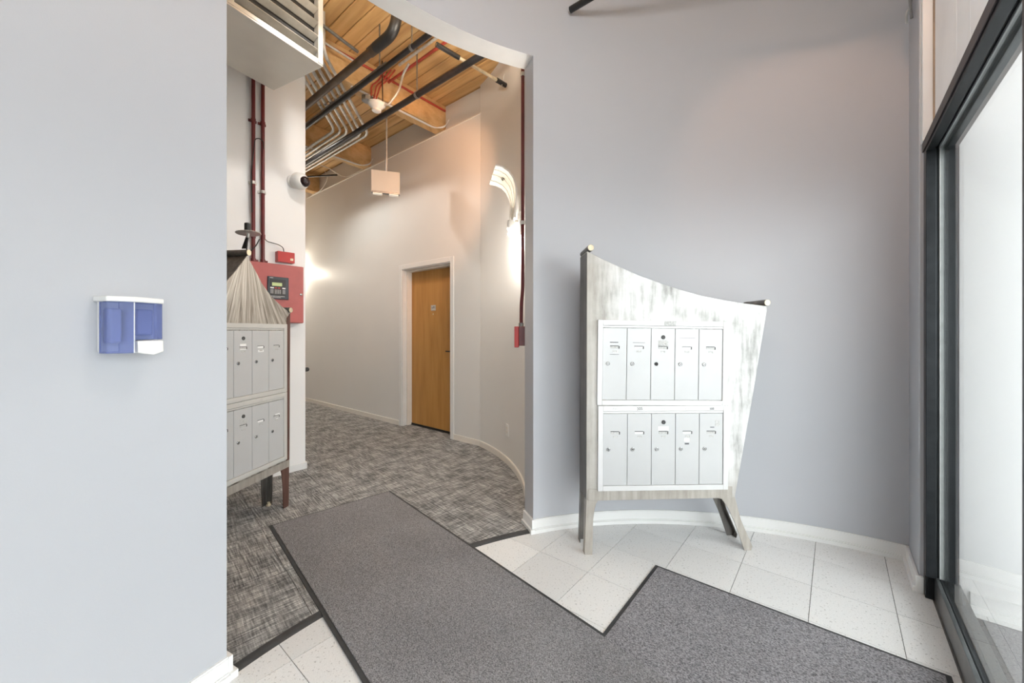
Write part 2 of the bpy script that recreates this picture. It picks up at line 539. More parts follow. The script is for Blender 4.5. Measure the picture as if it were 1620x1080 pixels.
for i in range(-2, 18):
    for j in range(-8, 14):
        c = P0 + tu * S * (i + .5) + tv * S * (j + .5)
        h = S / 2 - g
        sq = [c + tu * a * h + tv * b * h for a, b in ((-1, -1), (1, -1), (1, 1), (-1, 1))]
        for region in (0, 1):
            q = list(sq)
            if region == 0:
                q = clip(q, Vector(W(0, .352)[:2]), V2)
                q = disc_clip(q, 2.158) if len(q) > 2 else []
            else:
                q = clip(q, Vector(W(0, .462)[:2]), -V2)
                if len(q) > 2: q = clip(q, Vector(W(2.70, 0)[:2]), N2)
                if len(q) > 2: q = clip(q, Vector(W(-.6, 0)[:2]), -N2)
                if len(q) > 2: q = clip(q, Vector(W(0, 1.9)[:2]), V2)
            if area(q) < .0006: continue
            if abs(area(q) - 4 * h * h) < 1e-6:
                o = place('tile', full_tile, None, fl)
                o.location = (c.x, c.y, 0); o.rotation_euler = (0, 0, trot)
            else:
                me = MB().slab([(p - c) for p in q], -.004, 0).mesh('tile')
                o = place('tile', me, 'tile', fl)
                o.location = (c.x, c.y, 0)

# carpet tiles of the hallway, laid quarter-turned
CT = .5
ca = math.radians(43.0)
cu, cv = Vector((math.cos(ca), math.sin(ca))), Vector((-math.sin(ca), math.cos(ca)))
K0 = Vector((-1.19, 2.073))
gc = .0012
hc = CT / 2 - gc
full_carpet = MB().slab([Vector((-hc, -hc)), Vector((hc, -hc)), Vector((hc, hc)), Vector((-hc, hc))], -.003, .005).mesh('carpet_tile')
full_carpet.materials.append(M['carpet'])
RC = 2.185
HC = Vector((-2.34, 2.89)); HR = 2.45   # centre and radius of the curved hallway wall
for i in range(-9, 13):
    for j in range(-9, 11):
        c = K0 + cu * CT * (i + .5) + cv * CT * (j + .5)
        if c.x < -4.9 or c.y < .55 or c.y > 8.2 or c.x > .5: continue
        if c.dot(N2) > 3.45: continue
        if c.x > -.6 and c.y > 2.5 and (c - HC).length > HR + .4: continue
        sq = [c + cu * a * hc + cv * b * hc for a, b in ((-1, -1), (1, -1), (1, 1), (-1, 1))]
        far = [(q - C2).length for q in sq]
        turn = ca + (PI / 2 if (i + j) % 2 else 0) + (PI if random.random() < .5 else 0)
        if min(far) > RC + .12:
            o = place('carpet_tile', full_carpet, None, fl)
            o.location = (c.x, c.y, 0); o.rotation_euler = (0, 0, turn)
        elif max(far) > RC:
            mb = MB()
            R_ = Matrix.Rotation(-turn, 2)
            for k in range(NSEG):
                a0, a1 = k * 2 * PI / NSEG, (k + 1) * 2 * PI / NSEG
                am = (a0 + a1) / 2
                e0, e1, em = (Vector((math.cos(a), math.sin(a))) for a in (a0, a1, am))
                q = clip(sq, C2, Vector((e0.y, -e0.x)))
                if len(q) > 2: q = clip(q, C2, Vector((-e1.y, e1.x)))
                if len(q) > 2: q = clip(q, C2 + em * RC * math.cos(PI / NSEG), -em)
                if area(q) > 1e-6:
                    mb.slab([R_ @ (p - c) for p in q], -.003, .005)
            if mb.v:
                o = place('carpet_tile', mb.mesh('carpet_tile'), 'carpet', fl)
                o.location = (c.x, c.y, 0); o.rotation_euler = (0, 0, turn)

# rubber edge strip between vinyl and carpet
mb = MB()
n = 40
ring = []
for k in range(n + 1):
    a = A_R - .3 + (A_L + .2 - A_R) * k / n
    ring.append([on_ring(2.156, a, 0), on_ring(2.162, a, .004), on_ring(2.180, a, .008), on_ring(2.197, a, .008), on_ring(2.197, a, -.002), on_ring(2.156, a, -.002)])
vs = [q for r_ in ring for q in r_]
mb.poly(vs, [(i * 6 + k, i * 6 + (k + 1) % 6, i * 6 + 6 + (k + 1) % 6, i * 6 + 6 + k) for i in range(n) for k in range(6)] + [(5, 4, 3, 2, 1, 0), tuple(n * 6 + k for k in range(6))])
struct('trim_1', mb, 'rubber')

# round lobby wall with the wide opening
mb = MB()
mb.arc((CX, CY), RW, RW + TH, A_END_R, A_R, -.01, CEIL, 72)
mb.arc((CX, CY), RW, RW + TH, A_L, A_END_L, -.01, CEIL, 72)
mb.arc((CX, CY), RW, RW + TH, A_R, A_L, HEAD, CEIL, 48)
wfront = struct('wall_front', mb, 'lobby_paint')
wfront.data.materials.append(M['panel_white'])
for f in wfront.data.polygons:                 # the soffit of the opening is painted white
    if f.normal.z < -.5 and f.center.z > 1: f.material_index = 1

def baseboard_arc(name, c, r, sgn, a0, a1, mat, two=True, h=.082, n=60):
    """r is the wall face; sgn -1 = board stands towards the centre"""
    mb = MB()
    mb.arc(c, r, r + sgn * .012, a0, a1, -.002, h - .006, n)
    mb.arc(c, r, r + sgn * .009, a0, a1, h - .006, h, n)
    if two: mb.arc(c, r, r + sgn * .026, a0, a1, -.002, .022, n); mb.arc(c, r, r + sgn * .018, a0, a1, .022, .027, n)
    return struct(name, mb, mat)
bb = baseboard_arc('baseboard_front', (CX, CY), RW, -1, A_END_R, A_R, 'trim_white')
baseboard_arc('baseboard_left', (CX, CY), RW, -1, A_L, A_END_L, 'trim_white')
# returns of the baseboard round the jambs
for nm, a, s in (('baseboard_jamb_1', A_R, 1), ('baseboard_jamb_2', A_L, -1)):
    mb = MB()
    u = Vector((math.cos(math.radians(a)), math.sin(math.radians(a)), 0)); t = Vector((-u.y, u.x, 0)) * s
    for th_, z0, z1 in ((.014, -.002, .082), (.026, -.002, .026)):
        p = [on_ring(RW - th_, a), on_ring(RW + TH, a), on_ring(RW + TH, a) + t * th_, on_ring(RW - th_, a) + t * th_]
        mb.slab(p, z0, z1)
    struct(nm, mb, 'trim_white')

# pier beside the storefront
struct('wall_right', MB().dv(2.735, 3.10, .312, .44, -.01, CEIL), 'lobby_paint', bevel=.004)
mb = MB()
mb.dv(2.735 - .006, 3.08, .312 - .014, .312, -.002, .082).dv(2.735 - .006, 3.08, .312 - .026, .312, -.002, .026)
mb.dv(2.735 - .014, 2.735, .298, .328, -.002, .082)
struct('baseboard_right', mb, 'trim_white', bevel=.003)

# hallway: straight back wall with the door opening, curved wall, partition
DA = 3.115
OV0, OV1, OTOP = -4.463, -3.501, 2.085
mb = MB()
mb.dv(DA, DA + .22, -11.0, OV0, -.01, 3.655)
mb.dv(DA, DA + .22, OV1, -2.99, -.01, 3.655)
mb.dv(DA, DA + .22, OV0, OV1, OTOP, 3.655)
struct('wall_back', mb, 'hall_paint')
struct('wall_back_upper', MB().dv(DA + .03, DA + .22, -11.0, -2.99, 3.655, CEIL), 'hall_paint')
struct('trim_2', MB().dv(DA - .012, DA + .03, -11.0, -3.0, 3.650, 3.664), 'trim_cream', bevel=.003)
struct('wall_hall_curve', MB().arc(HC, HR, HR + .12, -6.6, 35.6, -.01, CEIL, 48), 'hall_paint')
mb = MB()
mb.dv(DA - .012, DA, -11.0, -4.523, 0, .068).dv(DA - .012, DA, -3.441, -3.005, 0, .068)
struct('baseboard_back', mb, 'trim_cream', bevel=.003)
baseboard_arc('baseboard_curve', HC, HR, -1, -6.6, 35.4, 'trim_cream', two=False, h=.068)
# partition with the fire panel (parallel to N), and the far enclosure of the hall
PD, PV = 1.586, -3.77
struct('wall_partition', MB().dv(-.25, PD, PV - .19, PV, -.01, 3.66), 'white_paint', bevel=.004)
mb = MB()
mb.dv(-.2, PD + .012, PV, PV + .012, 0, .066).dv(PD, PD + .012, PV - .19, PV + .012, 0, .066)
struct('baseboard_partition', mb, 'trim_white', bevel=.003)
struct('wall_left', MB().box(-5.05, -4.9, .3, 8.6, -.01, CEIL), 'hall_paint')
struct('wall_near', MB().box(-4.95, -1.2, .2, .35, -.01, CEIL), 'hall_paint')

# ceiling: deck boards on beams
ce = thing('ceiling', None, None, W(0, 0, CEIL), ROT, kind='structure')
add('roof_slab', MB().box(-11.2, .56, -3.0, 3.6, .022, .15), 'grout', ce)
PW = .1335
board = MB().box(-5.86, 5.86, -PW / 2 + .0035, PW / 2 - .0035, 0, .024).mesh('deck_board')
board.materials.append(M['deck'])
D = 1.664 - 24 * PW + PW / 2
while D < DA + .2:
    o = place('deck_board', board, None, ce, bevel=.007)
    o.location = (-5.3, D, 0)
    D += PW
for vb in (-3.625, -5.275, -6.925, -8.575):
    struct('beam', MB().dv(-2.2 if vb > -5 else -2.6, DA + .05, vb - .15, vb, 3.668, CEIL), 'beam', bevel=.006)

# ------------------------------------------------------------------ storefront
wf = thing('window_1', None, None, W(2.69, .38, 0), ROT, kind='structure')
def fr(name, D0, D1, v0, v1, z0, z1, mat, bevel=.002, parent=wf):
    return add(name, MB().dv(D0, D1, v0, v1, z0, z1), mat, parent, world=True, bevel=bevel)
D_END = -1.05
fr('jamb', 2.692, 2.738, .328, .430, 0, 2.135, 'dark_frame')
fr('jamb_stop', 2.674, 2.692, .328, .362, .11, 2.135, 'dark_frame')
fr('gasket', 2.682, 2.692, .372, .386, .11, 2.135, 'gasket')
fr('head', D_END, 2.738, .328, .430, 2.135, 2.172, 'dark_frame')
fr('head_lip', D_END, 2.738, .322, .328, 2.131, 2.174, 'lip_brown')
fr('head_stop', D_END, 2.692, .328, .360, 2.118, 2.135, 'dark_frame')
fr('gasket', D_END, 2.692, .372, .384, 2.122, 2.135, 'gasket')
fr('head_stop', D_END, 2.692, .392, .430, 2.105, 2.135, 'grey_alu')
fr('sill', D_END, 2.692, .358, .372, 0, .112, 'grey_alu')
fr('sill', D_END, 2.692, .372, .394, 0, .100, 'dark_frame')
fr('sill', D_END, 2.692, .394, .440, 0, .108, 'grey_alu')
fr('threshold', D_END, 2.692, .440, .462, -.002, .02, 'grey_alu')
fr('mullion', 1.335, 1.408, .322, .440, .0, 2.135, 'dark_frame')
fr('mullion', .05, .12, .322, .440, .0, 2.135, 'dark_frame')
fr('mullion', D_END, D_END + .06, .322, .440, .0, CEIL, 'dark_frame')
for a, b in ((1.408, 2.69), (.12, 1.335), (D_END + .06, .05)):
    fr('pane', a, b, .375, .382, .10, 2.13, 'glass', 0)
# boarded wall over the storefront
wo = thing('wall_over_storefront', None, None, W(.8, .38, 2.172), ROT, kind='structure')
add('core', MB().dv(D_END - .7, 2.738, .372, .43, 2.172, CEIL), 'white_paint', wo, world=True)
fr('edge_board', 2.690, 2.738, .318, .372, 2.172, CEIL, 'trim_white', .003, wo)
fr('bead', 2.680, 2.690, .352, .372, 2.172, CEIL, 'bead_brown', .002, wo)
e_ = 2.678
for w_ in (.428, .20, .43, .43, .43, .43, .43, .43, .43, .43):
    if e_ - w_ < D_END - .7: break
    fr('panel', e_ - w_ + .004, e_, .358, .372, 2.172, CEIL, 'panel_white', .002, wo)
    e_ -= w_

# entrance recess outside the glass
struct('wall_behind', MB().dv(-1.75, -1.05, .318, .44, -.01, CEIL), 'lobby_paint')
struct('ceiling_added', MB().dv(-3.0, 2.86, .56, 2.4, 3.15, 3.3), 'white_paint')  # unseen soffit, added to keep high skylight off the upper walls
struct('wall_outside', MB().dv(2.715, 2.86, .44, 2.4, -.01, 4.2), 'white_paint')
mb = MB()
mb.dv(2.701, 2.715, .47, 2.4, -.002, .082).dv(2.689, 2.715, .47, 2.4, -.002, .026)
struct('baseboard_outside', mb, 'trim_white', bevel=.003)
struct('ground', MB().dv(-9, 9, 1.9, 16, -.14, -.02), plain('paving', (.42, .42, .41), .8, var=.1, scale=3))

# ------------------------------------------------------------------ hallway door
dr = thing('door_1', None, None, W(DA, (OV0 + OV1) / 2, 0), ROT, kind='structure')
hw = (OV1 - OV0) / 2
fw_ = .06
mb = MB()
mb.box(-hw - fw_, -hw, -.012, .0, 0, OTOP + fw_).box(hw, hw + fw_, -.012, .0, 0, OTOP + fw_).box(-hw, hw, -.012, 0, OTOP, OTOP + fw_)
add('casing', mb, 'trim_white', dr, bevel=.003)
mb = MB()
mb.box(-hw - .002, -hw + .012, 0, .21, 0, OTOP).box(hw - .012, hw + .002, 0, .21, 0, OTOP).box(-hw + .012, hw - .012, 0, .21, OTOP - .012, OTOP + .002)
add('jamb', mb, 'trim_white', dr)
mb = MB()
mb.box(-hw + .012, -hw + .028, .06, .135, 0, OTOP - .012).box(hw - .028, hw - .012, .06, .135, 0, OTOP - .012).box(-hw + .028, hw - .028, .06, .135, OTOP - .03, OTOP - .012)
add('door_stop', mb, 'trim_cream', dr, bevel=.002)
leaf = add('leaf', MB().box(-hw + .015, hw - .015, .136, .18, .012, OTOP - .015), 'door_wood', dr, bevel=.002)
add('door_plate', MB().box(-.045, .045, .130, .136, 1.53, 1.60), 'galv', leaf, bevel=.002, label='small silver number plate')
add('door_plate_mark', MB().box(-.028, -.008, .1285, .131, 1.555, 1.575).box(.002, .026, .1285, .131, 1.558, 1.586), 'key_grey', leaf)
add('peephole', MB().lathe([(.0, 0), (.009, 0), (.009, .006), (0, .008)], (-.005, .137, 1.485), (0, -1, 0), 12), 'brass', leaf)
hd = MB().tube(bend([(hw - .075, .136, 1.02), (hw - .075, .09, 1.02), (hw - .19, .09, 1.02)], .02), .008, 10)
hd.lathe([(.026, 0), (.026, .008), (.01, .012)], (hw - .075, .137, 1.02), (0, -1, 0), 16)
add('handle', hd, 'black', leaf)
add('door_sweep', MB().box(-hw + .02, hw - .02, .128, .136, .006, .03), 'black', leaf)
add('threshold', MB().box(-hw + .012, hw - .012, .12, .20, .0, .010), 'black', dr)

# ------------------------------------------------------------------ mailbox banks
BW, BH = .756, .482
def bank(parent, a0, ztop, y, tilt, upper, stickers, marks, frame='bank_frame', scribbles=()):
    """a bank of five tall doors; x to the right, its face towards -y"""
    T = Matrix.Translation((a0, y, ztop)) @ Matrix.Rotation(math.radians(tilt), 4, 'Y')
    L, R_, TP, B_ = .029, .029, .044, .029
    mb = MB()
    for x0, x1, z0, z1 in ((0, L, -BH, 0), (BW - R_, BW, -BH, 0), (L, BW - R_, -.030, 0), (L, BW - R_, -BH, -BH + B_)):
        mb.box(x0, x1, -.012, .012, z0, z1, T)
    fr_ = add('mailbox_bank', mb, frame, parent, bevel=.002, label='bank of five tall mailbox doors')
    add('bank_lip', MB().box(L, BW - R_, -.008, .012, -TP + .002, -.031, T), frame, fr_, bevel=.001)
    add('bank_backing', MB().box(L, BW - R_, .004, .012, -BH + B_, -TP, T), 'heater_dark', fr_)
    dw = (BW - L - R_) / 5
    for k in range(5):
        x0 = L + k * dw
        add('mailbox_door', MB().box(x0 + .0017, x0 + dw - .0017, -.0065, .004, -BH + B_ + .002, -TP - .0015, T), 'door_paint', fr_, bevel=.0008)
        lx, lz = x0 + .031, -.247
        lk = MB().lathe([(.0105, 0), (.0105, .004), (.008, .0055), (.0075, .003)], (0, 0, 0), (0, -1, 0), 16)
        lk.v = [T @ (p + Vector((lx, -.0063, lz))) for p in lk.v]
        add('lock', lk, 'black' if (upper and k == 2) else 'chrome', fr_)
        kh = MB().box(lx - .0015, lx + .0015, -.0108, -.0092, lz - .005, lz + .004, T)
        add('keyhole', kh, 'heater_dark', fr_)
        cx = x0 + dw / 2
        add('name_slot', MB().box(cx - .026, cx + .026, -.0078, -.006, -.160, -.147, T), 'sticker' if k % 2 else 'sticker_grey', fr_, bevel=.0005)
        add('slot_edge', MB().box(cx + .0215, cx + .0275, -.0086, -.006, -.162, -.147, T).box(cx - .027, cx + .0215, -.0086, -.006, -.148, -.1445, T), 'slot_dark', fr_)
        add('number_slot', MB().box(cx - .012, cx + .014, -.0078, -.006, -.181, -.171, T).box(cx + .010, cx + .014, -.0086, -.006, -.182, -.171, T), 'sticker_grey', fr_)
        if k == 2:
            lk = MB().lathe([(.0115, 0), (.0115, .004), (.009, .0055), (.004, .004)], (0, 0, 0), (0, -1, 0), 16)
            lk.v = [T @ (p + Vector((cx, -.0063, -.094))) for p in lk.v]
            add('master_lock', lk, 'slot_dark', fr_)
    for (x0, x1, z0, z1, m_) in stickers:
        add('sticker', MB().box(x0, x1, -.0072, -.006, z0, z1, T), m_, fr_)
    for (x, txt, size) in marks:
        cu_ = bpy.data.curves.new('number', 'FONT'); cu_.body = txt; cu_.size = size; cu_.align_x = 'CENTER'; cu_.extrude = .0004
        tmp = bpy.data.objects.new('number', cu_); col.objects.link(tmp)
        dg = bpy.context.evaluated_depsgraph_get()
        me = bpy.data.meshes.new_from_object(tmp.evaluated_get(dg))
        bpy.data.objects.remove(tmp); bpy.data.curves.remove(cu_)
        me.transform(T @ Matrix.Translation((x, -.0125, -.023)) @ Matrix.Rotation(PI / 2, 4, 'X') @ Matrix.Rotation(.06, 4, 'Z'))
        me.materials.clear(); me.materials.append(M['pencil'])
        place('number_mark', me, None, fr_)
    for x in scribbles:                                # pencilled marks too faint to read
        mk = MB()
        for q, (dx, dz, l, a) in enumerate(((-.014, 0, .006, 70), (-.008, .001, .004, 15), (-.001, 0, .006, 80), (.004, -.001, .004, -20), (.011, 0, .005, 75))):
            a = math.radians(a + 10 * math.sin(x * 90 + q)); d = Vector((math.cos(a), 0, math.sin(a))) * l
            c_ = Vector((x + dx, -.0121, -.016 + dz))
            mk.tube([T @ (c_ - d), T @ (c_ + d)], .0007, 5)
        add('pencil_mark', mk, 'sticker_grey', fr_)
    return fr_

dwc = (BW - .058) / 5
def dc(k): return .029 + dwc * (k + .5)
st_up = [(dc(0) - .028, dc(0) + .02, -.128, -.124, 'pencil'), (dc(0) - .012, dc(0) + .018, -.184, -.172, 'sticker'), (dc(0) - .028, dc(0) + .024, -.196, -.194, 'pencil'),
         (dc(1) - .036, dc(1) + .034, -.128, -.126, 'pencil'), (dc(2) - .028, dc(2) + .03, -.144, -.112, 'sticker_grey'),
         (dc(3) - .046, dc(3) + .046, -.146, -.098, 'sticker'), (dc(3) - .046, dc(3) + .046, -.098, -.0965, 'pencil')]
st_lo = [(dc(2) - .030, dc(2) + .030, -.142, -.118, 'sticker'), (dc(3) - .018, dc(3) + .012, -.206, -.186, 'sticker'), (dc(3) - .015, dc(3) + .01, -.222, -.214, 'pencil'),
         (dc(4) + .022, dc(4) + .050, -.118, -.084, 'sticker_grey'), (dc(4) - .006, dc(4) + .018, -.126, -.122, 'pencil')]

# ------------------------------------------------------------------ right cabinet (asymmetric sail-shaped front)
cr = thing('mail_cabinet', 'tall steel mailbox cabinet with a sail-shaped slanting top, on the white floor tiles', 'mailbox cabinet',
           (.43, 2.228, 0), math.atan2(.0482, .9988), 'steel mailbox cabinets')
DP = .175
top = [(-.0045, 1.720), (.07, 1.683), (.1502, 1.6461), (.2876, 1.587), (.4269, 1.5384), (.54, 1.503), (.6604, 1.4711), (.78, 1.448), (.8958, 1.4301), (1.052, 1.4112)]
front = top + [(.9606, .8786), (.857, .310), (-.0085, .310)]
for nm, y0, y1, mt in (('front_plate', 0, .006, 'steel'), ('back_plate', DP - .006, DP, 'steel_dark')):
    add(nm, MB().prism(front, y0, y1), mt, cr, bevel=.001)
add('side_plate', MB().prism([(-.0045, 1.72), (.0015, 1.72), (-.0025, .31), (-.0085, .31)], .006, DP - .006), 'steel_dark', cr)
add('side_plate', MB().strip([(1.050, 1.411), (.9586, .8786), (.855, .31)], -.005, .006, DP - .006), 'steel', cr)
add('top_sheet', MB().strip(top, -.005, .006, DP - .006), 'steel', cr)
add('bottom_sheet', MB().box(-.006, .853, .006, DP - .006, .31, .316), 'steel_dark', cr)
legl = [(-.0085, .312), (.062, .312), (.047, .287), (.0397, .262), (.0306, .2), (.0263, 0), (-.0183, 0)]
legr = [(.735, .312), (.7787, .301), (.8007, .273), (.8207, .2418), (.8589, .1585), (.9153, 0), (.955, 0), (.9624, .023), (.8928, .18), (.857, .312)]
for y0, s in ((0, 1), (DP, -1)):
    mb = MB().prism(legl, min(y0, y0 + s * .006), max(y0, y0 + s * .006))
    mb.prism([(-.0085, .312), (-.0035, .312), (-.0133, 0), (-.0183, 0)], min(y0 + s * .006, y0 + s * .045), max(y0 + s * .006, y0 + s * .045))
    add('leg', mb, 'steel_leg' if s > 0 else 'steel_dark', cr, bevel=.0008)
    mb = MB().prism(legr, min(y0, y0 + s * .006), max(y0, y0 + s * .006))
    mb.strip([(.855, .312), (.8908, .18), (.96, .023), (.953, 0)], -.005, min(y0 + s * .006, y0 + s * .04), max(y0 + s * .006, y0 + s * .04))
    add('leg', mb, 'steel_leg' if s > 0 else 'steel_dark', cr, bevel=.0008)
add('bottom_rail', MB().box(.0, .84, -.004, .0, .308, .372), 'steel_leg', cr, bevel=.001)
for x, z in ((.015, 1.739), (1.0448, 1.4321)):
    r_ = add('rod', MB().tube([(x, -.008, z), (x, DP + .01, z)], .0185, 18), 'steel_dark', cr)
    add('rod_end', MB().lathe([(.017, 0), (.017, .002), (0, .0022)], (x, -.008, z), (0, -1, 0), 18), 'brass', r_)
b1 = bank(cr, .0556, 1.3318, -.0005, .75, True, st_up, [], scribbles=[dc(0), dc(1), dc(2) - .03, dc(4)])
b2 = bank(cr, .0566, .8452, -.0005, .35, False, st_lo, [(dc(1), '305', .022), (dc(4), '308', .018)], scribbles=[dc(0), dc(2), dc(3)])
add('rail_label', MB().box(.435, .505, -.0142, -.0128, 1.298, 1.324), 'sticker_grey', b1)

# ------------------------------------------------------------------ left cabinet (tent-shaped front)
xl = Vector((.145, .99)).normalized()
LW = .80
o_l = Vector((-1.62, 2.815)) - xl * LW
cl = thing('mail_cabinet', 'tent-topped steel mailbox cabinet with rusty brown legs beside the red fire alarm panel', 'mailbox cabinet',
           (o_l.x, o_l.y, .005), math.atan2(xl.y, xl.x), 'steel mailbox cabinets')
def la(pts): return [(LW - a, z - .005) for a, z in pts]
peak = (.340, 1.745)
ltop = la([(.83, 1.392), (.80, 1.40), (.70, 1.428), (.60, 1.475), (.50, 1.5535), (.43, 1.628), (.385, 1.685), (.340, 1.745), (.30, 1.69), (.2668, 1.648), (.2197, 1.582), (.15, 1.516), (.0808, 1.468), (.02, 1.432), (-.044, 1.403)])
lfront = ltop + la([(-.036, .305), (.815, .305)])
add('front_plate', MB().prism(lfront, 0, .006), fan_steel(LW - peak[0], peak[1]), cl, bevel=.001)
add('back_plate', MB().prism(lfront, DP - .006, DP), 'steel_dark', cl)
add('side_plate', MB().prism(la([(-.044, 1.403), (-.038, 1.403), (-.030, .305), (-.036, .305)]), .006, DP - .006), 'rust', cl)
add('side_plate', MB().prism(la([(.83, 1.392), (.824, 1.392), (.809, .305), (.815, .305)]), .006, DP - .006), 'rust', cl)
add('top_sheet', MB().strip(ltop, -.005, .006, DP - .006), 'steel_dark', cl)
add('bottom_sheet', MB().prism(la([(-.03, .305), (.81, .305), (.81, .311), (-.03, .311)]), .006, DP - .006), 'steel_dark', cl)
ll = [(-.036, .318), (.062, .318), (.0474, .2905), (.038, .26), (.028, .18), (.0187, .005), (-.030, .005)]
lo_ = [(.815, .318), (.717, .318), (.732, .2905), (.741, .26), (.751, .18), (.760, .005), (.809, .005)]
for y0, s in ((0, 1), (DP, -1)):
    for poly, e0, e1 in ((ll, (-.036, .318), (-.030, .005)), (lo_, (.815, .318), (.809, .005))):
        mb = MB().prism(la(poly), min(y0, y0 + s * .006), max(y0, y0 + s * .006))
        w_ = .005 if e0[0] < 0 else -.005
        mb.prism(la([e0, (e0[0] + w_, e0[1]), (e1[0] + w_, e1[1]), e1]), min(y0 + s * .006, y0 + s * .045), max(y0 + s * .006, y0 + s * .045))
        add('leg', mb, 'rust' if s > 0 else 'steel_dark', cl, bevel=.0008)
        if s < 0:
            fx = LW - (e1[0] + (.02 if e0[0] < 0 else -.02))
            add('foot_bolt', MB().lathe([(.016, 0), (.016, .01), (.01, .014), (.01, .026)], (fx, DP - .03, 0), (0, 0, 1), 10), 'brass', cl)
add('bottom_rail', MB().prism(la([(-.034, .288), (.813, .288), (.813, .338), (-.034, .338)]), -.004, 0), 'steel_leg', cl, bevel=.001)
add('edge_strip', MB().prism(la([(-.042, 1.395), (-.008, 1.36), (-.004, .338), (-.034, .338)]), -.003, 0), 'rust', cl)
for a, z in ((.340, 1.762), (-.036, 1.420), (.822, 1.41)):
    x, z = LW - a, z - .005
    r_ = add('rod', MB().tube([(x, -.012, z), (x, DP + .01, z)], .0195, 18), 'steel_dark', cl)
    add('rod_end', MB().lathe([(.018, 0), (.018, .002), (0, .0022)], (x, -.012, z), (0, -1, 0), 18), 'brass', r_)
x0 = LW - .756
st_l1 = [(dc(2) - .024, dc(2) + .022, -.165, -.128, 'sticker'), (dc(3) - .022, dc(3) + .024, -.186, -.172, 'sticker')]
st_l2 = [(dc(2) - .026, dc(2) + .026, -.150, -.108, 'sticker_grey'), (dc(4) - .012, dc(4) + .03, -.152, -.136, 'sticker'), (dc(4) - .005, dc(4) + .016, -.178, -.168, 'sticker')]
b3 = bank(cl, x0, 1.312, -.0005, 0, False, st_l1, [], 'bank_grey', [dc(k) for k in range(5)])
b4 = bank(cl, x0, .828, -.0005, 0, False, st_l2, [], 'bank_grey', [dc(k) for k in range(5)])

# ------------------------------------------------------------------ things on the partition
def part_frame(t, off, z):          # t runs from the partition's end towards the lobby, off stands off its face
    return W(PD - t, PV + off, z)
RB = math.atan2(N2.y, N2.x)         # local x = N (to the right as one faces the partition), local y = into the wall (-V)
def on_partition(name, label, cat, t, z, group=None):
    return thing(name, label, cat, part_frame(t, 0, z), RB, group)
fp = on_partition('fire_alarm_panel', 'large flat red fire alarm control panel with a dark keypad', 'alarm panel', .279, 1.338)
add('cabinet_box', MB().box(-.222, .222, -.088, 0, 0, .503), 'panel_red', fp, bevel=.004)
pd_ = add('panel_door', MB().box(-.219, .219, -.102, -.089, .004, .499), 'panel_red', fp, bevel=.003)
bz = add('keypad_bezel', MB().box(-.072, .093, -.112, -.102, .20, .39), 'navy', fp, bevel=.004, label='dark navy keypad unit with green display')
add('keypad_window', MB().box(-.055, .066, -.1135, -.111, .232, .368), 'black', bz, bevel=.001)
add('display', MB().box(-.039, .038, -.1145, -.113, .312, .340), 'lcd', bz, label='pale green display')
for k, (a, b_) in enumerate(((-.053, -.026), (-.019, -.002), (.006, .023), (.040, .064))):
    add('function_key', MB().box(a, b_, -.1155, -.113, .290, .300), 'sticker' if k in (0, 3) else 'red_bright', bz)
for r in range(4):
    for c_ in range(4):
        add('key', MB().box(-.018 + c_ * .013, -.011 + c_ * .013, -.115, -.113, .246 + r * .0095, .252 + r * .0095), 'sticker_grey', bz)
add('key_block', MB().box(-.053, -.028, -.1148, -.113, .246, .283).box(.042, .064, -.1148, -.113, .246, .283), 'key_grey', bz)
add('keypad_print', MB().box(-.045, .06, -.1128, -.111, .222, .227).box(-.032, .03, -.1128, -.111, .212, .216).box(-.056, -.03, -.1128, -.111, .376, .381), 'sticker_grey', bz)
add('panel_lock', MB().lathe([(.011, 0), (.011, .006), (.008, .008)], (.197, -.102, .254), (0, -1, 0), 14), 'chrome', fp)

md = on_partition('relay_module', 'small bright red box above the fire alarm panel', 'alarm module', .186, 1.868)
add('module_box', MB().box(-.069, .069, -.060, 0, 0, .092), 'red_bright', md, bevel=.003)
add('module_badge', MB().box(.032, .056, -.0615, -.060, .020, .040), 'brass', md)
wire = bend([part_frame(.355, .035, 2.06), part_frame(.33, .035, 2.03), part_frame(.24, .03, 2.02), part_frame(.20, .03, 2.0), part_frame(.195, .03, 1.955)], .03)
add('lead', MB().tube(wire, .0035, 8), 'black', md, world=True)
bp = on_partition('wall_box', 'flat black box on the wall behind the tent-topped mailbox cabinet', 'wall box', .73, 1.36)
add('box_body', MB().box(-.222, .222, -.075, 0, 0, .49), 'black', bp, bevel=.004)
add('box_door', MB().box(-.216, .216, -.083, -.075, .006, .484), 'black', bp, bevel=.002)

for k, (t, z1, lab) in enumerate(((.4295, 1.842, 'dark red conduit above the alarm panel, nearer the lobby of the pair'), (.3594, 1.842, 'dark red conduit above the alarm panel, nearer the dome camera'))):
    cd = on_partition('conduit', lab, 'conduit', t, z1, 'red conduits over the alarm panel')
    add('pipe', MB().tube([(0, -.030, 0), (0, -.030, 1.825)], .0145, 12), 'red_conduit', cd)
    for zz in (.66 - .06 * k, 1.18):
        add('clamp', MB().tube([(0, -.03, zz - .012), (0, -.03, zz + .012)], .0185, 12).box(-.030, .030, -.010, 0, zz - .01, zz + .01), 'galv' if zz < 1 else 'red_conduit', cd)
    add('connector', MB().tube([(0, -.03, -.002), (0, -.03, .03)], .019, 12).box(.012, .034, -.04, -.02, .0, .022), 'red_conduit', cd)
    add('coupling', MB().tube([(0, -.03, .20), (0, -.03, .24)], .018, 12), 'red_conduit', cd)
lp = [part_frame(.4295, .05, 2.80), part_frame(.425, .056, 2.86), part_frame(.395, .06, 2.875), part_frame(.362, .055, 2.86), part_frame(.3594, .05, 2.80)]
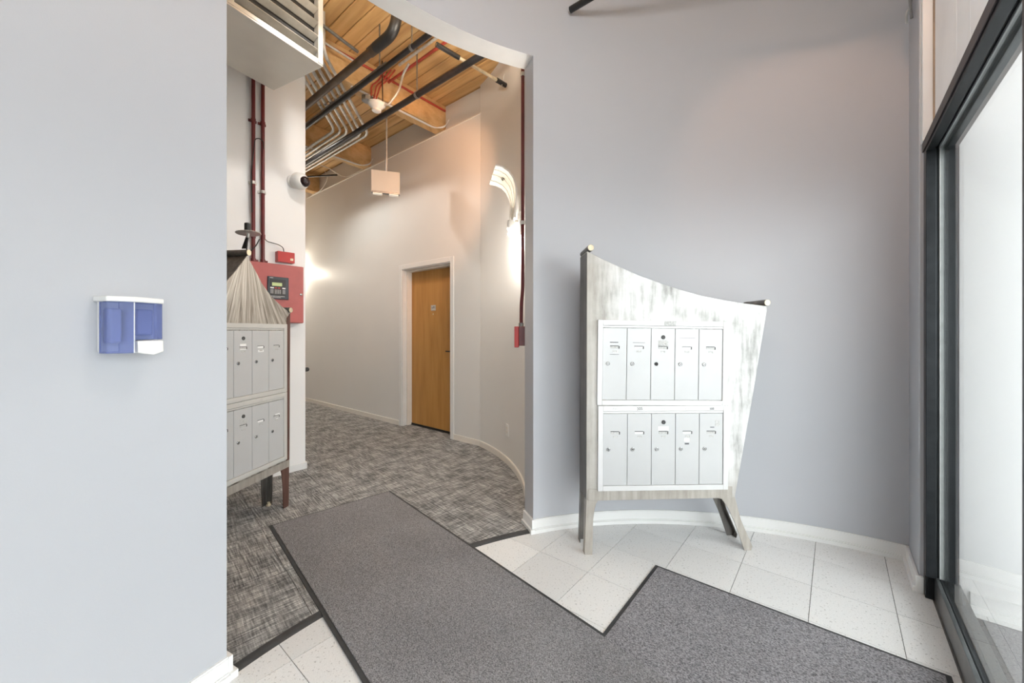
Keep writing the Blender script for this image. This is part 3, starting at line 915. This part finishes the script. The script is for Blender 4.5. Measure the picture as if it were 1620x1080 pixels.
solo('cable_loop', MB().tube(bend([part_frame(.445, .045, 2.25), part_frame(.45, .05, 2.6)] + lp, .04), .004, 8), 'black',
     'thin dark cable looped across the two red conduits', 'cable')

# dome camera
dc_ = on_partition('dome_camera', 'white dome camera with a glossy dark eye on the partition', 'security camera', .100, 2.612)
ax = Vector((.18, -1, -.1)).normalized()
add('mount', MB().lathe([(.062, 0), (.062, .02), (.050, .03)], (0, 0, 0), (0, -1, 0), 24), 'white_plastic', dc_)
prof = [(.050, .015)] + [(.075 * math.sin(a), .075 - .075 * math.cos(a) + .01) for a in [math.radians(35 + k * 9) for k in range(13)]]
add('housing', MB().lathe(prof, (0, 0, 0), ax, 28), 'white_plastic', dc_)
prof = [(.049, 0)] + [(.046 * math.cos(a), .046 * math.sin(a) + .004) for a in [math.radians(k * 10) for k in range(10)]]
add('dome', MB().lathe(prof, ax * .128 + Vector((.012, 0, -.005)), (ax + Vector((.25, 0, -.1))).normalized(), 24), plain('dark_dome', (.02, .012, .014), .05, var=.1), dc_)

# disc antenna on the cabinet's peak
an = thing('antenna', 'black stub antenna on a round steel disc above the tent-topped cabinet', 'antenna', (-1.755, 2.55, 1.785), 0)
add('disc', MB().lathe([(.070, 0), (.072, .002), (.070, .004), (.0, .005)], (.045, 0, .115), (-.06, .03, 1), 28), 'galv', an)
add('stub', MB().tube([(.040, 0, .116), (.040, 0, .18), (.040, 0, .184)], [.018, .018, .012], 14), 'black', an)
add('nut', MB().tube([(.043, 0, .088), (.043, 0, .115)], .009, 6), 'galv', an)
add('bracket', MB().prism([(.028, .118), (.044, .112), (.022, .020), (-.008, .020)], .012, .016), 'black', an)
add('cable', MB().tube(bend([(.043, 0, .09), (.040, -.004, .05), (.036, -.004, .005)], .02), .004, 8).tube(bend([(.048, .01, 0), (.075, .03, .04), (.085, .05, .09)], .03), .0035, 8), 'black', an)

# ------------------------------------------------------------------ unit heater
hx = Vector((.469, .883)).normalized()
HL = 1.05
ho = Vector((-1.418, 2.941)) - hx * HL
he = thing('unit_heater', 'cream metal unit heater with slanted louvers hanging from the wooden ceiling', 'heater', (ho.x, ho.y, 3.256), math.atan2(hx.y, hx.x))
HD, HH = .60, .56
add('casing', MB().box(0, HL, .05, HD, 0, HH), 'cream_metal', he, bevel=.004)
add('bottom_pan', MB().box(-.003, HL + .003, .0, HD + .012, -.012, 0), 'cream_metal', he, bevel=.002)
mb = MB().box(0, .44, 0, .05, 0, HH).box(HL - .035, HL, 0, .05, 0, HH).box(.44, HL - .035, 0, .05, 0, .03).box(.44, HL - .035, 0, .05, HH - .03, HH)
add('front_frame', mb, 'heater_frame', he, bevel=.003)
add('side_trim', MB().box(.405, .445, -.004, 0, 0, HH).box(HL - .037, HL + .003, -.004, 0, 0, HH), 'heater_frame', he, bevel=.001)
add('core', MB().box(.44, HL - .035, .046, .05, .03, HH - .03), 'heater_dark', he)
for k in range(5):
    T = Matrix.Translation((0, .016, .075 + k * .102)) @ Matrix.Rotation(math.radians(-32), 4, 'X')
    add('louver', MB().box(.45, HL - .04, -.028, .028, -.005, .005, T), 'louver', he, bevel=.002)
for k in range(5):
    add('vent_slot', MB().box(.36 - k * .012, .363 - k * .012 + .003, .08 + k * .012, .20, -.0135, -.0115), 'heater_dark', he)
for x, y in ((.1, .15), (.1, .5), (HL - .1, .15), (HL - .1, .5)):
    add('hanger_rod', MB().tube([(x, y, HH), (x, y, CEIL - 3.256)], .006, 8), 'galv', he)
add('pan_screw', MB().lathe([(.008, 0), (.008, .003), (.004, .005)], (.40, .18, -.012), (0, 0, -1), 10), 'chrome', he)

# ------------------------------------------------------------------ overhead pipes and conduits
def pipe_along(name, D, z, v0, v1, r, mat, label, cat, group=None, hangers=()):
    t = thing(name, label, cat, W(D, (v0 + v1) / 2, z), ROT, group)
    hl = (v1 - v0) / 2
    mid = (v0 + v1) / 2
    add('pipe', MB().tube([(-hl, 0, 0), (hl, 0, 0)], r, 14), mat, t)
    for hv in hangers:
        x = hv - mid
        hb = add('hanger', MB().tube([(x - .012, 0, 0), (x + .012, 0, 0)], r + .005, 14), 'galv_dark', t)
        add('hanger_rod', MB().tube([(x, 0, r), (x, 0, CEIL - z)], .006, 8), 'galv_dark', hb)
    return t
pipe_along('sprinkler_pipe', 2.30, 3.50, -7.9, -1.95, .028, 'black_pipe', 'thick black pipe running closest to the hallway door wall', 'pipe', 'overhead pipes', (-3.06, -6.0))
pipe_along('sprinkler_pipe', 1.905, 3.52, -7.5, -1.85, .022, 'black_pipe', 'black pipe just behind the row of bent conduits and smoke detector', 'pipe', 'overhead pipes', (-2.6,))
bt = thing('drain_pipe', 'wide brown pipe that turns up into the wooden deck', 'pipe', W(1.71, -4.0, 3.50), ROT, 'overhead pipes')
add('pipe', MB().tube([(-3.2, 0, 0), (1.22, 0, 0)], .031, 14), 'brown_pipe', bt)
add('elbow', MB().tube(bend([(1.2, 0, 0), (1.46, 0, 0), (1.46, .05, .46)], .2, 8), .040, 16), 'black', bt)
add('coupling', MB().tube([(1.12, 0, 0), (1.22, 0, 0)], .038, 16), 'brown_pipe', bt)
pr = pipe_along('red_conduit', 2.345, 3.86, -3.60, -2.0, .013, 'red_pipe', 'bright red conduit under the deck leading to the smoke detector', 'conduit')
gr_ = pipe_along('grey_conduit', 2.268, 3.87, -3.3, -2.0, .012, 'galv', 'thin grey conduit running alongside the bright red one', 'conduit')
pipe_along('sprinkler_pipe', 2.185, 3.327, -1.315, .28, .02, 'black', 'black pipe coming through the round lobby wall near the ceiling', 'pipe', 'overhead pipes')

# conduits: run out from the lobby side, then bend left along the back wall
def atz(px, py, z):                 # a point at height z seen in that direction from where the photo was taken
    k = (z - CAM_H) / ((523.5 - py) / 622.0)
    return Vector(((px - 810) / 622.0 * k, k, z))
ZC = 3.615
runs = [((483, 128), (530, 206)), ((489, 122), (540.5, 208)), ((497, 116), (551, 209)),
        ((505, 110), (562, 210)), ((513, 104), (572, 212)), ((520, 98), (583, 212))]
words_ = ['first', 'second', 'third', 'fourth', 'fifth', 'sixth', 'seventh']
for k, (a, b_) in enumerate(runs):
    pa, pb = atz(*a, ZC), atz(*b_, ZC)
    pc = W(pb.xy.dot(N2), -7.7, ZC)
    back = (pa - pb).normalized()
    st = pa + back * .12
    t = thing('steel_conduit', 'bare steel conduit, %s from the partition in the bent row overhead' % words_[k], 'conduit', st, 0, 'bent steel conduits')
    pts = bend(([st + Vector((0, 0, .34))] if k > 2 else []) + [st, pb, pc], .11, 7)
    add('pipe', MB().tube(pts, .0150, 10), 'galv', t, world=True)
    q = pa.lerp(pb, .42)
    add('clamp', MB().tube([q - back * .012, q + back * .012], .018, 10), 'galv_dark', t, world=True)
    d = (pc - pb).normalized(); q = pb + d * (.16 + .02 * k)
    add('coupling', MB().tube([q, q + d * .05], .0165, 10), 'galv', t, world=True)
pipe_along('strut_channel', 1.93, 3.585, -4.75, -3.0, .011, 'galv_dark', 'thin steel bar clamped across the bent conduits', 'bar', hangers=(-3.1, -4.7))

# smoke detector with junction box
sd = thing('smoke_detector', 'white round smoke detector hanging from a grey junction box', 'smoke detector', (-1.342, 3.90, 3.50), 0)
add('base', MB().lathe([(.082, .03), (.085, .02), (.080, .0), (.055, -.022), (.050, -.03)], (0, 0, 0), (.08, -.1, 1), 28), 'white_plastic', sd)
add('sensor', MB().lathe([(.045, -.028), (.045, -.05), (.03, -.06), (0, -.062)], (.0, 0, 0), (.08, -.1, 1), 24), 'white_plastic', sd)
add('junction_box', MB().lathe([(.055, .03), (.062, .04), (.062, .075), (.05, .08)], (-.10, .02, .02), (.1, -.1, 1), 8), 'galv_dark', sd, smooth=20)
add('box_arm', MB().tube([(-.08, .02, .07), (.0, .0, .035)], .018, 10), 'galv_dark', sd)
for k, dx in enumerate((-.03, .02, .06)):
    add('flex_cable', MB().tube(bend([(-.04 + dx * .5, 0, .06), (-.03 + dx, .02, .22), (.0 + dx, .10, .30), (.08 + dx, .14, .45)], .09), .008, 8), 'red_pipe', sd)
add('drop_rod', MB().tube([(.05, .03, .0), (.045, .03, CEIL - 3.50)], .006, 8), 'brown_pipe', sd)
solo('flexible_conduit', MB().tube(bend([W(2.31, -3.2, 3.86), W(2.33, -3.32, 3.83), Vector((-1.11, 3.86, 3.62)), Vector((-1.22, 3.88, 3.50)), Vector((-1.27, 3.89, 3.505))], .16, 8), .011, 10), 'galv',
     'silver flexible conduit curving down to the white smoke detector', 'conduit')

# hanging two-lamp sign box
xx = Vector((.951, .308))
ex = thing('hanging_lamp_box', 'flat pale metal box with two small lamps hanging on a rod', 'lamp', (-1.478, 4.60, 2.87), math.atan2(xx.y, xx.x))
add('box', MB().box(-.158, .158, -.022, .022, .02, .262), plain('pale_metal', (.60, .60, .57), .5, .1, var=.02), ex, bevel=.002)
add('base_rail', MB().box(-.158, .158, -.03, .03, 0, .02), 'galv_dark', ex, bevel=.001)
for x in (-.09, .09):
    add('lamp', MB().box(x - .052, x + .052, -.026, .026, -.014, .001), 'lamp_small', ex, bevel=.004)
add('rod', MB().tube([(.01, 0, .26), (.01, 0, CEIL - 2.87)], .009, 10), 'galv', ex)
add('canopy', MB().lathe([(.05, 0), (.04, -.02), (.012, -.03)], (.01, 0, CEIL - 2.87), (0, 0, 1), 18), 'galv', ex)

# strut arm by the curved wall
sa = thing('hanger_bar', 'short pale bar with black clamps near the curved hallway wall', 'bar', (-.32, 3.2, 3.42), 0)
A_, B_2 = Vector((-.60, 3.35, 3.72)), Vector((-.085, 3.15, 3.26))
A_ = atz(690, 70, 3.62); B_2 = A_ + (atz(800, 135, 3.57) - A_) * .99
add('bar', MB().tube([A_, B_2], .014, 10), 'brass', sa, world=True)
dd = (B_2 - A_).normalized()
add('clamp', MB().tube([B_2 - dd * .10, B_2 + dd * .01], .021, 8), 'black', sa, world=True)
add('clamp', MB().tube([A_, A_ + dd * .22], .020, 8), 'black', sa, world=True)
add('clip', MB().tube([B_2 - dd * .04 + Vector((.0, 0, -.02)), B_2 - dd * .04 + Vector((.02, 0, .08))], .008, 8), 'galv', sa, world=True)

# red conduit on the beam flank, cables on the beam edges and the infill
solo('beam_conduit', MB().tube([W(1.70, -3.61, 3.90), W(DA + .01, -3.61, 3.90)], .012, 10), 'red_pipe', 'dull red conduit running along the flank of the wooden beam', 'conduit')
for k, (vb, lab) in enumerate(((-3.63, 'pair of pale cables along the lower edge of the beam above the lamp box'), (-5.28, 'pair of pale cables along the lower edge of the farther beam'))):
    t = thing('beam_cable', lab, 'cable', W(DA - .5, vb, 3.66), 0, 'cables on the beams')
    for j in (0, 1):
        off = .014 * j
        add('cable', MB().tube(bend([W(DA - 1.15, vb - .02 - off, 3.660), W(DA - .12, vb - .01 - off, 3.657), W(DA - .02, vb + .05 + off, 3.68 + off), W(DA + .02, vb + .06 + off, 3.78)], .12), .006, 8), 'trim_white', t, world=True)
solo('loose_cable', MB().tube(bend([W(2.56, -5.6, 3.60), W(2.75, -5.75, 3.66), W(DA - .03, -5.95, 3.665), W(DA - .01, -5.6, 3.67), W(DA - .01, -5.3, 3.70)], .25), .006, 8), 'trim_cream',
     'loose pale cable sagging beside the farther beam', 'cable')
solo('loose_cable', MB().tube(bend([W(DA - .02, -6.62, 3.95), W(DA - .02, -6.5, 3.80), W(DA - .02, -6.75, 3.655), W(DA - .02, -7.1, 3.655)], .2), .006, 8), 'trim_cream',
     'loose pale cable curving down the infill behind the partition', 'cable')
solo('threaded_rod', MB().tube([W(2.70, -6.75, 3.76), W(DA - .02, -6.20, 3.78)], .014, 8), 'black', 'short black rod under the deck beyond the partition', 'rod')
solo('threaded_rod', MB().tube([W(2.62, -7.3, 3.72), W(DA + .0, -6.95, 3.74)], .018, 8), 'black_pipe', 'dark clamp rod fixed to the last visible beam', 'rod')
solo('galvanised_tube', MB().tube([atz(500, 32, 3.80), atz(566, 82, 3.80)], .014, 10), 'galv_dark', 'dark steel tube crossing from the heater under the deck', 'conduit')
solo('galvanised_tube', MB().tube([atz(505, 62, 3.80), atz(560, 97, 3.80)], .010, 10), 'galv', 'bright thin steel tube crossing from the heater under the deck', 'conduit')

# ------------------------------------------------------------------ wall sconces
def sconce(label, base, outward, along, group):
    """base: point on the wall at lamp height; outward: unit vector off the wall; along: horizontal vector of the shade's width"""
    rz = math.atan2(along.y, along.x)
    t = thing('wall_sconce', label, 'wall lamp', base, rz, group)
    s = 1 if Vector((-math.sin(rz), math.cos(rz))).dot(Vector(outward[:2])) > 0 else -1
    prof = [(.072, .02), (.068, .12), (.064, .20), (.070, .26), (.092, .32), (.132, .365), (.185, .392), (.240, .402)]
    w = .20
    mb = MB()
    inner = [(o_, z) for o_, z in prof]
    vs, fs = [], []
    nn = len(prof)
    for i, (o_, z) in enumerate(prof):
        d0 = Vector(prof[max(i - 1, 0)]); d1 = Vector(prof[min(i + 1, nn - 1)]); d = (d1 - d0).normalized()
        nx = Vector((-d.y, d.x)) * .006
        ww = w * (.62 + .38 * min(1, i / (nn - 2)))
        m_ = 7
        for q in range(m_):
            f_ = -1 + 2 * q / (m_ - 1)
            bow = .018 * (1 - f_ * f_)
            for sg in (1, -1):
                vs.append((f_ * ww, s * (o_ + sg * nx.x - bow * d.y * .6), z + sg * nx.y + bow * d.x * .6))
    m_ = 7
    def ix(i, q, k): return (i * m_ + q) * 2 + k
    for i in range(nn - 1):
        for q in range(m_ - 1):
            fs.append((ix(i, q, 0), ix(i, q + 1, 0), ix(i + 1, q + 1, 0), ix(i + 1, q, 0)))
            fs.append((ix(i, q, 1), ix(i + 1, q, 1), ix(i + 1, q + 1, 1), ix(i, q + 1, 1)))
        for q in (0, m_ - 1):
            fs.append((ix(i, q, 0), ix(i + 1, q, 0), ix(i + 1, q, 1), ix(i, q, 1)))
    for q in range(m_ - 1):
        for i in (0, nn - 1):
            fs.append((ix(i, q, 0), ix(i, q, 1), ix(i, q + 1, 1), ix(i, q + 1, 0)))
    mb.poly(vs, fs)
    sh = add('shade', mb, 'sconce_shade', t, smooth=60)
    for f_ in (-.55, .1, .62):
        rib = [Vector((f_ * w * (.62 + .38 * min(1, i / (nn - 2))), s * (o_ + .009), z - .004)) for i, (o_, z) in enumerate(prof)]
        add('rib', MB().tube(rib, .0028, 6), 'galv', sh)
    add('hole_disc', MB().lathe([(.014, -.009), (.014, .009)], (0, s * .150, .375), (0, s * .45, 1), 14), 'slot_dark', sh)  # dark disc stands in for the hole through the lampshade
    add('back_plate', MB().box(-.05, .05, min(0, s * .02), max(0, s * .02), -.10, .10), 'galv', t, bevel=.004)
    add('arm', MB().tube([(0, s * .015, .02), (0, s * .08, .02)], .016, 12), 'galv', t)
    add('lamp_holder', MB().lathe([(.030, .03), (.034, .0), (.034, -.045), (.022, -.06)], (0, s * .085, 0), (0, 0, 1), 18), 'white_plastic', t)
    add('bulb', MB().lathe([(.006, -.058), (.02, -.068), (.026, -.085), (.018, -.102), (.0, -.108)], (0, s * .085, 0), (0, 0, 1), 16), 'bulb', t)
    return t
a_s = math.radians(10.0)
ow = Vector((-math.cos(a_s), -math.sin(a_s), 0))
sconce('white curled wall sconce glowing on the curved hallway wall', Vector((HC.x + HR * math.cos(a_s), HC.y + HR * math.sin(a_s), 2.165)), ow, Vector((-ow.y, ow.x)), 'hallway sconces')
sconce('wall sconce on the hallway wall hidden behind the partition edge', W(DA, -7.62, 2.50), Vector((-N2.x, -N2.y, 0)), V2, 'hallway sconces')
def lamp(name, kind, loc, power, color, size=.05, spot=None, aim=None, blend=.6):
    d = bpy.data.lights.new(name, kind)
    d.energy = power; d.color = color
    if kind == 'AREA': d.size = size
    else: d.shadow_soft_size = size
    if spot: d.spot_size = math.radians(spot); d.spot_blend = blend
    o = bpy.data.objects.new(name, d); col.objects.link(o); o.location = loc
    if aim is not None:
        o.rotation_euler = (Vector(aim) - Vector(loc)).to_track_quat('-Z', 'Y').to_euler()
    return o
p = Vector((HC.x + HR * math.cos(a_s), HC.y + HR * math.sin(a_s), 2.165)) + ow * .085
lamp('sconce_light', 'POINT', p + Vector((0, 0, -.14)), 17, (1.0, .93, .84), .03)
lamp('sconce_uplight', 'SPOT', p + ow * .05 + Vector((0, 0, .10)), 3, (1.0, .82, .60), .04, 130, p + ow * .35 + Vector((0, 0, 1.5)))
q = W(DA - .085, -7.62, 2.50)
lamp('sconce_light', 'POINT', q + Vector((0, 0, -.14)), 30, (1.0, .90, .76), .03)
lamp('sconce_uplight', 'SPOT', q + Vector((0, 0, .16)), 60, (1.0, .82, .60), .04, 130, q + Vector((-.2, -.2, 1.5)))

# unseen lamps, added to brighten the hall and the upper lobby walls
def added_downlight(label, loc, power, color, spot, aim, group='added spotlights'):
    t = thing('added_spotlight', label, 'added lamp', loc, 0, group)
    ax = (Vector(aim) - Vector(loc)).normalized()
    add('stem', MB().tube([(0, 0, 0), (0, 0, CEIL - loc[2])], .01, 10), 'galv_dark', t)
    add('can', MB().lathe([(.02, -.09), (.05, -.07), (.055, .05), (.048, .05), (.044, -.04)], (0, 0, 0), ax, 20), 'galv_dark', t)
    add('lens', MB().lathe([(.0, .0), (.044, .002), (.044, .006), (.0, .01)], (0, 0, 0), ax, 20), 'bulb_warm', t)
    lamp('added_spot_light', 'SPOT', Vector(loc) + ax * .07, power, color, .05, spot, aim)
added_downlight('added unseen warm spotlight above the lobby side of the opening', (-.42, 2.70, 3.36), 58, (1.0, .52, .28), 66, W(DA, -4.1, 2.85))  # added to throw the orange glow on the back wall
def uplight(label, deg, power):  # unseen fixture, added to light the wooden deck from below
    t = thing('added_uplight', label, 'wall lamp', on_ring(RW + TH, deg, 3.10), math.radians(deg) - PI / 2, 'added uplights over the opening')
    add('bracket', MB().box(-.04, .04, 0, .03, 0, .10), 'galv_dark', t)
    add('bowl', MB().lathe([(.02, .0), (.06, .02), (.10, .07), (.095, .07), (.05, .03)], (0, .11, .02), (0, 0, 1), 20), 'galv_dark', t)
    add('bulb', MB().lathe([(.0, .03), (.03, .035), (.03, .05), (.0, .06)], (0, .11, .02), (0, 0, 1), 14), 'bulb', t)
    lamp('added_uplight_light', 'SPOT', on_ring(RW + TH + .11, deg, 3.20), power, (1.0, .90, .76), .08, 165, on_ring(RW + TH + .25, deg, 4.5))
uplight('added unseen uplight over the opening, nearer the curved hallway wall', 119, 45)
uplight('added unseen uplight over the opening, nearer the unit heater', 141, 45)
added_downlight('added unseen spotlight above the opening facing the partition', (-.95, 2.52, 3.72), 30, (1.0, .98, .95), 84, (-1.98, 3.45, 1.9))  # added to brighten the partition
added_downlight('added unseen spotlight between the first two beams of the hall', (-2.75, 4.75, 3.72), 52, (1.0, .95, .88), 150, (-2.3, 4.75, 0))  # added to brighten the hallway

added_downlight('added unseen warm spotlight high over the lobby floor', (.95, .75, 3.70), 16, (1.0, .58, .38), 44, (1.72, 2.3, 2.35))  # added to tint the upper lobby wall warm
gl = thing('added_globe', 'added unseen opal globe lamp under the lobby ceiling', 'added lamp', (.25, 1.1, 3.08), 0)  # added to lift the upper lobby walls
add('stem', MB().tube([(0, 0, .13), (0, 0, CEIL - 3.08)], .012, 10), 'galv_dark', gl)
add('cap', MB().lathe([(.05, .10), (.05, .13), (.02, .15)], (0, 0, 0), (0, 0, 1), 18), 'galv_dark', gl)
add('globe', MB().lathe([(.118 * math.sin(math.radians(a)), .118 * math.cos(math.radians(a))) for a in range(4, 181, 8)], (0, 0, 0), (0, 0, 1), 24), emitter('opal', (1.0, .965, .93), 40.0), gl)

# ------------------------------------------------------------------ things on the curved wall
def on_curve(deg, z, off=0.0):
    a = math.radians(deg)
    return Vector((HC.x + (HR - off) * math.cos(a), HC.y + (HR - off) * math.sin(a), z))
def curve_rot(deg): return math.radians(deg) - PI / 2     # local y = into the wall, local x = to the right when facing it
al = thing('alarm_pull_box', 'small red alarm box at the end of the thin red conduit', 'alarm box', on_curve(-3.0, 1.155), curve_rot(-3.0))
add('box', MB().box(-.055, .055, -.058, 0, .012, .145), 'red_conduit', al, bevel=.003)
add('cover', MB().box(-.058, .058, -.088, -.058, .0, .145), 'red_bright', al, bevel=.003)
rc = thing('conduit', 'single thin dark red conduit running down to the red alarm box', 'conduit', on_curve(-3.5, 1.30, .03), 0)
add('pipe', MB().tube(bend([on_curve(-3.2, 1.302, .042), on_curve(-3.3, 1.46, .040), on_curve(-3.7, 1.56, .030), on_curve(-3.7, CEIL - .01, .030)], .08), .0125, 12), 'red_conduit', rc, world=True)
for z in (2.02, 3.05):
    add('clamp', MB().tube([on_curve(-3.7, z - .012, .030), on_curve(-3.7, z + .012, .030)], .018, 12), 'galv', rc, world=True)
add('connector', MB().tube([on_curve(-3.2, 1.297, .042), on_curve(-3.2, 1.325, .042)], .018, 12), 'galv_dark', rc, world=True)
ot = thing('wall_outlet', 'white outlet plate low on the curved hallway wall', 'outlet', on_curve(20.3, .268), curve_rot(20.3))
add('plate', MB().box(-.037, .037, -.007, .003, 0, .115), 'white_plastic', ot, bevel=.003)
for z in (.028, .068):
    add('socket', MB().box(-.017, .017, -.0095, -.007, z, z + .026), 'trim_cream', ot, bevel=.003)
solo('wall_bracket', MB().tube(bend([W(1.66, -4.3, .84), W(1.64, -4.02, .89), W(1.64, -3.862, .905)], .05), .020, 12), 'black', 'small black bracket peeking out past the partition edge', 'bracket')

# ------------------------------------------------------------------ soap dispenser on the round wall
ad = 160.6
ds = thing('soap_dispenser', 'translucent blue soap dispenser with a white push pad on the round wall', 'soap dispenser', on_ring(RW, ad, 1.203), math.radians(ad) - PI / 2)
# local x to the right when facing the wall, local y into the wall
hw_ = .064
def sl(pts, z0, z1): return MB().slab([Vector(p) for p in pts], z0, z1)
add('back_plate', MB().box(-hw_ + .006, hw_ - .006, -.022, .006, .004, .160), 'white_plastic', ds, bevel=.003)
cv = MB().slab([Vector(p) for p in ((-hw_, -.022), (-hw_, -.058), (-.018, -.090), (-.018, -.022))], .002, .148)
cv.slab([Vector(p) for p in ((-.0175, -.022), (-.0175, -.090), (hw_, -.066), (hw_, -.022))], .040, .148)
add('cover', cv, 'blue_smoke', ds, bevel=.0015, label='translucent blue cover')
add('ridge_highlight', MB().box(-.0190, -.0172, -.0912, -.0895, .003, .147), 'sticker', ds)  # white strip put in as the highlight along the cover's ridge
add('soap_bag', MB().box(-.050, -.022, -.046, -.024, .03, .13).box(.0, .045, -.050, -.024, .052, .13), plain('soap', (.42, .45, .62), .4), ds, bevel=.006)
add('lid', sl([(-hw_ - .003, .002), (-hw_ - .003, -.062), (-.018, -.094), (hw_ + .003, -.069), (hw_ + .003, .002)], .148, .163), 'white_plastic', ds, bevel=.003)
add('push_pad', MB().loft([(-.010, -.03, .002), (-.010, -.094, .002), (.030, -.088, -.007), (hw_ + .001, -.072, .002), (hw_ + .001, -.03, .002)],
                          [(-.010, -.03, .037), (-.010, -.092, .037), (.030, -.082, .037), (hw_ + .001, -.070, .037), (hw_ + .001, -.03, .037)]), 'white_plastic', ds, bevel=.003, label='white push pad')

# ------------------------------------------------------------------ floor mats
def floor_mat(label, corner, along, across, L_, Wd, z0, th, pile, group='entrance mats'):
    a = Vector(along).normalized(); c = Vector(across).normalized()
    rz = math.atan2(a.y, a.x)
    s = 1 if Vector((-a.y, a.x)).dot(c) > 0 else -1
    t = thing('floor_mat', label, 'mat', (corner[0], corner[1], z0), rz, group)
    y0, y1 = (0, s * Wd) if s > 0 else (s * Wd, 0)
    add('backing', MB().box(0, L_, y0, y1, 0, th * .5), 'rubber', t, bevel=.002)
    e = .018
    add('pile', MB().box(e, L_ - e, y0 + e, y1 - e, th * .4, th), pile, t, bevel=.003)
    return t
floor_mat('wide fine grey runner mat reaching from tiles onto the hallway carpet', (-.964, 3.105), (.676, -.737), (-.737, -.676), 2.6, .83, .004, .010, 'mat_fine')
floor_mat('coarse dark grey mat on the tiles next to the storefront', (.776, 2.126), (.772, -.636), (-.636, -.772), 1.08, 1.75, .001, .009, 'mat_coarse')
floor_mat('grey mat outside, seen through the storefront glass', W(2.64, .475)[:2], (-.636, -.772), (.772, -.636), 1.9, .24, .001, .010, 'mat_coarse')

# hanging wires at the pier
wr = thing('hanging_wire', 'pair of dark wires with clips hanging down beside the storefront', 'wire', W(2.90, .30, 2.88), ROT)
add('wire', MB().tube([W(2.905, .300, 2.92), W(2.91, .298, 3.4), W(2.91, .300, CEIL - .02)], .004, 8), 'black', wr, world=True)
add('wire', MB().tube([W(2.875, .300, 2.90), W(2.885, .298, 3.4), W(2.885, .300, CEIL - .02)], .004, 8), 'black', wr, world=True)
add('clip', MB().tube(bend([W(2.94, .29, 2.90), W(2.91, .285, 2.93), W(2.88, .295, 2.94)], .02), .006, 8), 'galv', wr, world=True)
add('clip', MB().tube(bend([W(2.86, .30, 2.87), W(2.83, .29, 2.96), W(2.815, .29, 3.02)], .02), .006, 8), 'galv_dark', wr, world=True)
